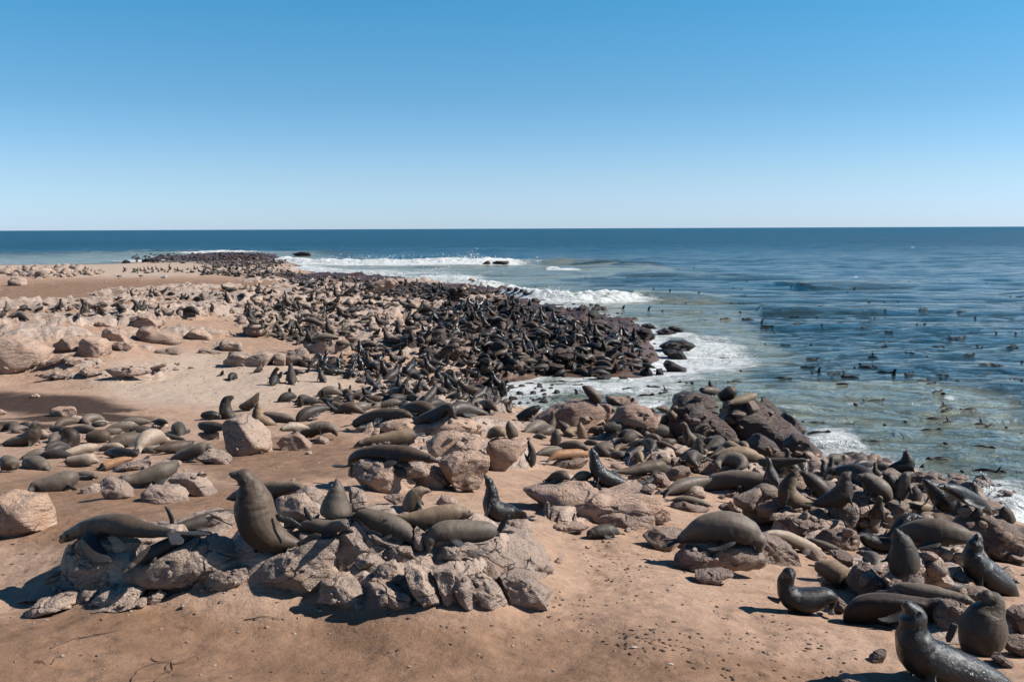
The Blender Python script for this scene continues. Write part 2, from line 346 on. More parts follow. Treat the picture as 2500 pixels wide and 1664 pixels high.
def in_poly(px, py, poly):
    poly = np.asarray(poly, float); r = np.zeros(len(px), bool); j = len(poly) - 1
    for i in range(len(poly)):
        xi, yi = poly[i]; xj, yj = poly[j]
        c = ((yi > py) != (yj > py)) & (px < (xj - xi) * (py - yi) / (yj - yi + 1e-9) + xi); r ^= c; j = i
    return r
def soft_ell(px, py, e):
    """Soft membership of picture-plan ellipses (cx, cy, rx, ry)."""
    m = np.zeros(len(px))
    for cx, cy, rx, ry in e:
        d = np.sqrt(((px - cx) / rx) ** 2 + ((py - cy) / ry) ** 2); m = np.maximum(m, 1 - sstep(0.75, 1.2, d))
    return m

def project(P):
    q = (np.asarray(P) - (0, 0, EYE)) @ np.array(CAM_M)      # world -> camera
    return CX + F_PX * q[:, 0] / -q[:, 2], CY - F_PX * q[:, 1] / -q[:, 2]

ROCKY = [(500, 740, 330, 45), (850, 760, 330, 75), (1250, 820, 360, 105), (950, 700, 330, 40), (640, 655, 90, 40), (130, 665, 130, 16), (480, 625, 220, 12), (150, 770, 330, 45),
         (1100, 1080, 220, 120), (1500, 1010, 350, 60), (1750, 1080, 300, 90), (2150, 1200, 380, 90), (1400, 1230, 130, 60), (900, 1370, 400, 95), (350, 1390, 250, 70), (2200, 1330, 260, 70),
         (2330, 1500, 180, 110), (2050, 1290, 200, 60), (2200, 1400, 200, 70), (300, 830, 330, 30), (1780, 1370, 150, 50), (1100, 950, 260, 60), (60, 850, 280, 55), (280, 920, 150, 15), (1180, 900, 160, 40)]
WET = [(1420, 850, 260, 90), (1300, 775, 250, 40), (1120, 712, 190, 16), (860, 678, 200, 12), (600, 630, 140, 22), (430, 630, 160, 10), (1260, 950, 170, 42), (1850, 1080, 170, 70), (2330, 1205, 190, 60), (2100, 1140, 160, 32), (1600, 1000, 160, 40)]
STAIN = [(80, 985, 215, 24), (180, 1020, 200, 10), (30, 1042, 130, 10), (220, 1002, 120, 10)]
DIRT = [(700, 1700, 1300, 210), (1500, 1690, 700, 110), (250, 1560, 400, 90), (1250, 1600, 260, 70), (700, 1120, 280, 60), (150, 1230, 330, 90), (400, 725, 600, 45), (480, 1240, 260, 60)]

az = np.linspace(-41, 41, 600); az = np.tan(np.radians(az))
rows = np.concatenate([np.geomspace(3.0, 62, 440, endpoint=False), np.geomspace(62, 330, 170)])
YY, AA = np.meshgrid(rows, az, indexing='ij'); Xg, Yg = (YY * AA).ravel(), YY.ravel()
Zg = height_base(Xg, Yg)
gx, gy = project(np.stack([Xg, Yg, Zg], -1))
jit = fbm(np.stack([Xg * 0.35, Yg * 0.35, Zg * 0], -1), 4)
gx2, gy2 = gx + jit * 60 * np.minimum(1, 20 / Yg), gy + jit * 22 * np.minimum(1, 25 / Yg)
rocky = soft_ell(gx2, gy2, ROCKY); wet = soft_ell(gx2, gy2, WET); stain = soft_ell(gx + jit * 60, gy + jit * 8, STAIN); dirt = soft_ell(gx2, gy2, DIRT)
wet = np.maximum(wet, 1 - sstep(0.0, 0.28, Zg))
sand_lo = fbm(np.stack([Xg * 0.5, Yg * 0.5, Zg * 0 + 3], -1), 4) * 0.07 + fbm(np.stack([Xg * 2.2, Yg * 2.2, Zg * 0 + 8], -1), 3) * 0.018
def worley(x, y, cell, seed):
    """Tilted slabs with joints: returns (height, edge distance) per point."""
    rr = np.random.default_rng(seed); tab = rr.uniform(0, 1, (4096, 6))
    gx_, gy_ = np.floor(x / cell).astype(int), np.floor(y / cell).astype(int)
    d1 = np.full(len(x), 1e9); d2 = d1.copy(); hh = np.zeros(len(x))
    for i in (-1, 0, 1):
        for j in (-1, 0, 1):
            k = ((gx_ + i) * 73856093 ^ (gy_ + j) * 19349663) % 4096; t = tab[k]
            dx, dy = x - (gx_ + i + t[:, 0]) * cell, y - (gy_ + j + t[:, 1]) * cell
            d = np.hypot(dx, dy * 1.25); pl = (t[:, 2] - .5) + (dx * (t[:, 3] - .30) * 0.9 + dy * (t[:, 4] - .5) * 0.8) / cell
            n = d < d1; d2 = np.where(n, d1, np.minimum(d2, d)); hh = np.where(n, pl, hh); d1 = np.where(n, d, d1)
    return hh, (d2 - d1) / cell
wx = Xg + 0.35 * fbm(np.stack([Xg * 0.8, Yg * 0.8, Zg * 0 + 40], -1), 3); wy = Yg + 0.35 * fbm(np.stack([Xg * 0.8, Yg * 0.8, Zg * 0 + 60], -1), 3)
ca, sa_ = math.cos(.5), math.sin(.5); ux, uy = wx * ca + wy * sa_, (-wx * sa_ + wy * ca) * 1.7      # slabs run along the strike of the beds
h1, e1 = worley(ux, uy, 1.7, 5); h2, e2 = worley(ux + 9, uy + 3, 0.62, 6); h3, e3 = worley(ux, uy + 7, 4.6, 7)
far_ = sstep(22, 60, Yg)
bed = 0.34 * h1 + 0.15 * h2 + (0.25 + 0.45 * far_) * h3 - 0.10 * (1 - sstep(0, .10, e1)) - 0.045 * (1 - sstep(0, .12, e2)) + 0.035 * fbm(np.stack([Xg * 3, Yg * 3, Zg * 0 + 5], -1), 4)
full = soft_ell(gx2, gy2, [(2150, 1235, 420, 110), (1300, 820, 360, 110), (1750, 1090, 300, 70), (900, 1370, 380, 85), (350, 1390, 220, 55), (2250, 1390, 230, 100), (750, 770, 330, 50), (150, 780, 260, 35)])
rock_h = bed + 0.03 + 0.16 * full - (1 - rocky) * 0.75
lift = rock_h - sand_lo
Zt = Zg + np.maximum(sand_lo, rock_h)
rocky = sstep(-0.03, 0.035, lift)
ground = link(bpy.data.objects.new('ground', make_mesh('ground', np.stack([Xg, Yg, Zt], -1), grid_faces(len(rows), len(az)), MAT_GROUND,
              attrs=dict(pale=soft_ell(gx2, gy2, [(230, 655, 420, 22), (560, 930, 330, 70)]), rocky=rocky, wet=wet, stain=stain, dirt=dirt))))
ground['kind'] = 'structure'; ground['label'] = 'sandy ground and bedrock of the seal colony'

# ------------------------------------------------------------------ sea
WAVES = [  # crest as picture points on the sea surface, height m, width m, foam 0..1
    ([(660, 638), (760, 643), (900, 645), (1050, 645), (1180, 645), (1300, 643), (1330, 642)], 1.0, 3.0, 1.0),
    ([(1320, 642), (1400, 642), (1560, 643), (1760, 646)], 0.9, 5.0, 0.0),
    ([(1235, 716), (1300, 727), (1400, 732), (1500, 730), (1560, 724)], 0.85, 1.6, 1.0),
    ([(1550, 725), (1640, 727), (1760, 733), (1900, 738)], 0.75, 2.8, 0.0),
    ([(700, 655), (800, 663), (900, 668), (1000, 668), (1090, 672)], 0.4, 3.0, 0.75),
    ([(1020, 684), (1120, 690), (1210, 701)], 0.6, 2.2, .9),
    ([(1330, 657), (1365, 657)], 0.4, 2.0, 0.8), ([(420, 620), (540, 614), (640, 617)], .45, 3, 0.8), ([(290, 641), (340, 637), (480, 636), (560, 634)], 0.3, 3, 0.8),
    ([(1850, 757), (2050, 760), (2300, 752)], 0.45, 3.2, 0.0), ([(1950, 700), (2200, 696), (2500, 700)], 0.45, 4.5, 0.0), ([(1500, 672), (1800, 676), (2100, 672)], 0.5, 5.5, 0.0),
    ([(2000, 1095), (2060, 1085), (2110, 1083)], 0.16, 0.6, .75), ([(2320, 1195), (2420, 1225), (2520, 1255)], 0.22, 0.6, .9)]
FOAM = [  # picture ellipses of lying foam: cx, cy, rx, ry, strength
    (1700, 850, 150, 60, .76), (1720, 875, 170, 40, .7), (1640, 890, 100, 45, .92), (1760, 890, 140, 28, .75), (1700, 905, 90, 16, .6), (1480, 945, 240, 28, .76), (1280, 950, 140, 30, .85), (1600, 960, 130, 28, .6), (2000, 1100, 120, 26, .6), (2440, 1180, 90, 40, .55), (1580, 985, 60, 18, .75), (1640, 930, 150, 16, .6),
    (1640, 815, 60, 12, .8), (1700, 820, 60, 10, .55), (1440, 765, 170, 14, .45), (1310, 735, 60, 14, .6), (1290, 712, 90, 10, .7), (1120, 680, 110, 14, .75), (900, 662, 170, 10, .55), (1050, 660, 120, 8, .45),
    (2040, 1080, 90, 34, .75), (1560, 900, 140, 30, .6), (1940, 1020, 80, 16, .40), (2400, 1215, 150, 60, .68), (2480, 1250, 100, 50, .95), (2330, 1170, 80, 20, .45), (2080, 1120, 110, 22, .65), (1280, 1000, 60, 14, .95), (1360, 965, 60, 10, .5),
    (1780, 850, 120, 14, .40), (1560, 780, 80, 10, .35), (1650, 770, 120, 12, .25), (480, 627, 200, 7, .55), (400, 640, 120, 3, .6), (690, 632, 50, 7, .8), (720, 650, 50, 8, .8), (1120, 1000, 40, 14, .6),
    (2320, 975, 26, 6, .6), (2070, 985, 20, 6, .5), (1380, 657, 40, 3, .8), (2090, 675, 12, 2, .6), (2230, 604, 6, 2, .6), (2000, 955, 90, 9, .3), (1950, 930, 110, 12, .28), (2120, 960, 130, 20, .12), (1850, 1000, 60, 12, .35)]
TURB = [(1640, 865, 270, 90), (1450, 950, 400, 60), (2150, 985, 350, 50), (2250, 1100, 420, 130), (1500, 770, 350, 60), (1100, 665, 420, 26), (1500, 655, 160, 8), (1000, 640, 420, 8), (480, 625, 330, 12), (2480, 1200, 240, 130), (1900, 1010, 260, 60)]
srows = np.concatenate([np.geomspace(20, 60, 210, endpoint=False), np.geomspace(60, 95, 100, endpoint=False), np.geomspace(95, 112, 70, endpoint=False),
                        np.geomspace(112, 195, 80, endpoint=False), np.geomspace(195, 222, 60, endpoint=False), np.geomspace(222, 700, 150, endpoint=False), np.geomspace(700, 14000, 60)])
saz = np.tan(np.radians(np.linspace(-41, 41, 600)))
SY, SA = np.meshgrid(srows, saz, indexing='ij'); sx, sy = (SY * SA).ravel(), SY.ravel()
s0 = np.stack([sx, sy, sx * 0], -1); spx, spy = project(s0)
near = 1 - sstep(350, 800, sy)
wz = 0.30 * noise3(np.stack([sx * 0.045 + sy * 0.02, sy * 0.15, sx * 0], -1)) + 0.15 * noise3(np.stack([sx * 0.16, sy * 0.42, sx * 0 + 4], -1))
wz += 0.08 * noise3(np.stack([sx * 0.5, sy * 1.0, sx * 0 + 9], -1)) * (1 - sstep(50, 110, sy)) + 0.035 * noise3(np.stack([sx * 1.3, sy * 2.2, sx * 0 + 2], -1)) * (1 - sstep(30, 60, sy))
wz *= near
hb = height_base(sx, np.minimum(sy, 330)); hb[sy > 330] = -3
wz *= 0.35 + 0.65 * sstep(0.0, 1.2, -hb)
foam = 0.72 * (1 - sstep(0.0, 1.15, -hb)) * (sy < 200)
sj = fbm(np.stack([sx * 0.12, sy * 0.12, sx * 0 + 6], -1), 4)
for cx, cy, rx, ry, s in FOAM:
    d = np.sqrt(((spx + sj * rx * 0.35 - cx) / rx) ** 2 + ((spy + sj * ry * 0.5 - cy) / ry) ** 2); foam = np.maximum(foam, s * (1 - sstep(0.3, 1.25, d)))
turb = soft_ell(spx + sj * 90, spy + sj * 10, [(a, b, c * 1.1, d * 1.1) for a, b, c, d in TURB]) * 0.9
turb = np.maximum(turb, (1 - sstep(0.5, 3.6, -hb)) * (sy < 330))
turb = np.maximum(turb, 0.26 * (1 - sstep(50, 170, sy)))
for pts, hgt, wid, fo in WAVES:
    w = np.array([at_drop(x, y, EYE) for x, y in pts]); L = np.concatenate([[0], np.cumsum(np.linalg.norm(np.diff(w, axis=0), axis=1))])
    m = np.where((sy > w[:, 1].min() - wid * 6) & (sy < w[:, 1].max() + wid * 6) & (sx > w[:, 0].min() - wid * 4) & (sx < w[:, 0].max() + wid * 4))[0]
    if not len(m): continue
    best = np.full(len(m), 1e9); sgn = np.zeros(len(m)); tt = np.zeros(len(m)); q = s0[m]
    for k in range(len(w) - 1):
        a, d = w[k], w[k + 1] - w[k]; u = np.clip(((q - a) @ d) / (d @ d), 0, 1); c = a + u[:, None] * d; dd = np.linalg.norm(q - c, axis=1)
        b = dd < best; best[b] = dd[b]; sgn[b] = np.sign(q[b, 1] - c[b, 1]); tt[b] = (L[k] + u[b] * np.linalg.norm(d)) / L[-1]
    s = best * sgn / wid                                    # >0 behind the crest
    taper = sstep(0, 0.08, tt) * (1 - sstep(0.86, 1.0, tt)) if fo else sstep(0, 0.02, tt) * (1 - sstep(0.2, 1, tt))
    wob = 1 + 0.35 * noise3(np.stack([q[:, 0] * 0.25, q[:, 1] * 0.1, q[:, 0] * 0 + 3], -1))
    prof = np.where(s > 0, np.exp(-(s / 1.7) ** 2), np.exp(-(s / 0.75) ** 2)) * taper * wob
    lump = fbm(q * (2.4 / wid), 4) if fo else 0
    wz[m] += hgt * prof * (1 + 0.3 * lump)
    if fo:
        foam[m] = np.maximum(foam[m], fo * (0.78 + 0.3 * np.clip(lump, -1, 1)) * taper * np.where(s > 0.9, np.exp(-((s - 0.9) / 0.5) ** 2), np.where(s > -1.0, 1, np.exp(-((s + 1.0) / 2.0) ** 2))))
    turb[m] = np.maximum(turb[m], 0.5 * np.exp(-(s / 2.2) ** 2) * np.maximum(taper, 0.0))
sea = link(bpy.data.objects.new('sea', make_mesh('sea', np.stack([sx, sy, wz], -1), grid_faces(len(srows), len(saz)), MAT_SEA,
           attrs=dict(foam=foam, turbid=turb, calm=hb))))
sea['kind'] = 'structure'; sea['label'] = 'blue sea with murky surf along the shore'

def wave_z(p):
    """Height of the water surface at a point."""
    i = min(len(srows) - 1, int(np.searchsorted(srows, p[1]))); j = min(len(saz) - 1, int(np.searchsorted(saz, p[0] / p[1])))
    return float(wz.reshape(len(srows), len(saz))[max(0, i - 1):i + 1, max(0, j - 1):j + 1].mean())
# ------------------------------------------------------------------ picture tiles used for reading coordinates: origin x, y, scale
ZONE = dict(A=(0, 560, 3.3657), B=(600, 560, 3.3657), C=(1200, 560, 3.3657), D=(1800, 560, 3.3657), E=(0, 950, 3.3657), F=(600, 900, 3.3657), G=(1200, 900, 3.3657),
            H=(1800, 900, 3.3657), I=(0, 1150, 3.0743), J=(600, 1100, 3.136), K=(1250, 1150, 3.0743), L=(1800, 1200, 3.3657), M=(500, 1100, 5.2275))
def zp(z, x, y): ox, oy, s = ZONE[z]; return ox + x / s, oy + y / s

def refresh():
    bpy.context.view_layer.update(); return bpy.context.evaluated_depsgraph_get()
deps = refresh()
def hit(px, py):
    """Where the sight line through a pixel meets the ground, the rocks or the sea built so far."""
    d = Vector(pix_dir(px, py)).normalized()
    ok, loc, nor, idx, ob, mw = scene.ray_cast(deps, Vector((0, 0, EYE)), d)
    return np.array(loc) if ok else None
def hit_y(px, py):
    for k in range(12):
        h = hit(px, py)
        if h is not None and h[1] < 420: return h
        py += 3
    return at_drop(px, py, EYE)

def facet(v, rnd, n, lo, hi):
    """Break a lump along its joints: planes near three crossing directions, a few at random."""
    fr = np.array(Matrix.Rotation(R(rnd.normal(32, 12)), 3, 'Y') @ Matrix.Rotation(R(rnd.normal(10, 14)), 3, 'X') @ Matrix.Rotation(rnd.uniform(0, 3.14), 3, 'Z'))
    for k in range(n):
        if k % 4 < 3: nv = fr[k % 3] * (1 if (k // 3) % 2 else -1) + rnd.normal(0, .24, 3)
        else: nv = rnd.normal(size=3); nv[2] = abs(nv[2])
        nv = nv / np.linalg.norm(nv)
        d = v @ nv; h = d.max() * rnd.uniform(lo, hi); over = np.maximum(0, d - h); v = v - over[:, None] * nv
    return v

def rough_up(v, dirs, rnd, amp):
    """Broken blocks with recessed joints, dipping strata and grain."""
    size = np.abs(v).max(); o = rnd.uniform(0, 200, 3); q = v / size
    qw = q + 0.16 * np.stack([noise3(q * 2.3 + o + 31 * k) for k in range(3)], -1)
    seeds = rnd.uniform(-1, 1, (16, 3)) * np.abs(q).max(0); st = np.array((1.0, 1.0, 1.5))
    d = np.sqrt((((qw[:, None] - seeds[None]) * st) ** 2).sum(-1)); ds = np.sort(d, 1); cell = d.argmin(1)
    off = rnd.uniform(-1, 0.35, 16)[cell]; e = ds[:, 1] - ds[:, 0]
    n = off * sstep(0, 0.10, e) * amp * 0.95 - (1 - sstep(0, 0.06, e)) * amp * 0.55
    rot = np.array(Matrix.Rotation(rnd.uniform(0.3, 0.8), 3, 'Y') @ Matrix.Rotation(rnd.uniform(-.4, .4), 3, 'X'))
    n = n - np.abs(noise3((q @ rot) * np.array((1.0, 1.0, 5.0)) + o)) * amp * 0.75
    n = n + fbm(q * 5.0 + o, 4, 2.1, 0.6) * amp * 0.30
    return v + dirs * (n * size)[:, None]

def poly_rock(z, pts, seed, lvl=4, depth=None, back=0.0, Yf=None, jag=False):
    """A rock with the outline seen in the picture, its own depth and a base sunk in the ground."""
    rnd = np.random.default_rng(seed)
    p = np.array([zp(z, *map(float, s.split(','))) for s in pts.split()]) if z else np.array(pts)
    lo, hi = p.min(0), p.max(0); c = (lo + hi) / 2; w, hgt = hi - lo
    i = p[:, 1] > hi[1] - 0.3 * hgt; bx = p[i, 0].mean()
    Yb = hit_y(bx, hi[1] - 0.10 * hgt)[1]
    m = Yb / F_PX; dr = depth or 0.42 * (0.55 * w + 0.9 * hgt) * m
    Yc = Yb + 0.45 * dr + back if Yf is None else Yf
    C = on_plane(c[0], c[1], Yc)
    q = np.array([on_plane(x, y, Yc) - C for x, y in p])[:, [0, 2]]
    q[q[:, 1] < 0, 1] *= 1.12
    ang = np.arctan2(q[:, 1], q[:, 0]); dense = []
    for a, b in zip(q, np.roll(q, -1, 0)):
        for t in np.linspace(0, 1, 24, endpoint=False): dense.append(a + (b - a) * t)
    dense = np.array(dense); da = np.arctan2(dense[:, 1], dense[:, 0]); dr_ = np.linalg.norm(dense, axis=1)
    o = np.argsort(da); da, dr_ = da[o], dr_[o]
    da = np.concatenate([da - 2 * math.pi, da, da + 2 * math.pi]); dr_ = np.tile(dr_, 3)
    D, f = ICO[lvl]
    th = np.arctan2(D[:, 2], D[:, 0]); s = np.sqrt(D[:, 0] ** 2 + D[:, 2] ** 2)
    rr = np.interp(th, da, dr_) * 1.14
    v = np.stack([np.cos(th) * rr * s ** 0.72, np.sign(D[:, 1]) * np.abs(D[:, 1]) ** 0.8 * dr, np.sin(th) * rr * s ** 0.72], -1)
    v = facet(v, rnd, 15, *((0.70, 0.94) if jag or not back else (0.84, 0.97)))
    v = rough_up(v, D, rnd, 0.13 if jag or z in ('A', 'B') else 0.088)
    return C, v, f

def lump_rock(seed, lvl=3, amp=0.09):
    rnd = np.random.default_rng(seed); D, f = ICO[lvl]
    v = D * np.array((1.0, rnd.uniform(0.6, 0.95), rnd.uniform(0.45, 0.75)))
    v = facet(v, rnd, 13, 0.62, 0.92); return rough_up(v, D, rnd, amp * 0.9), f

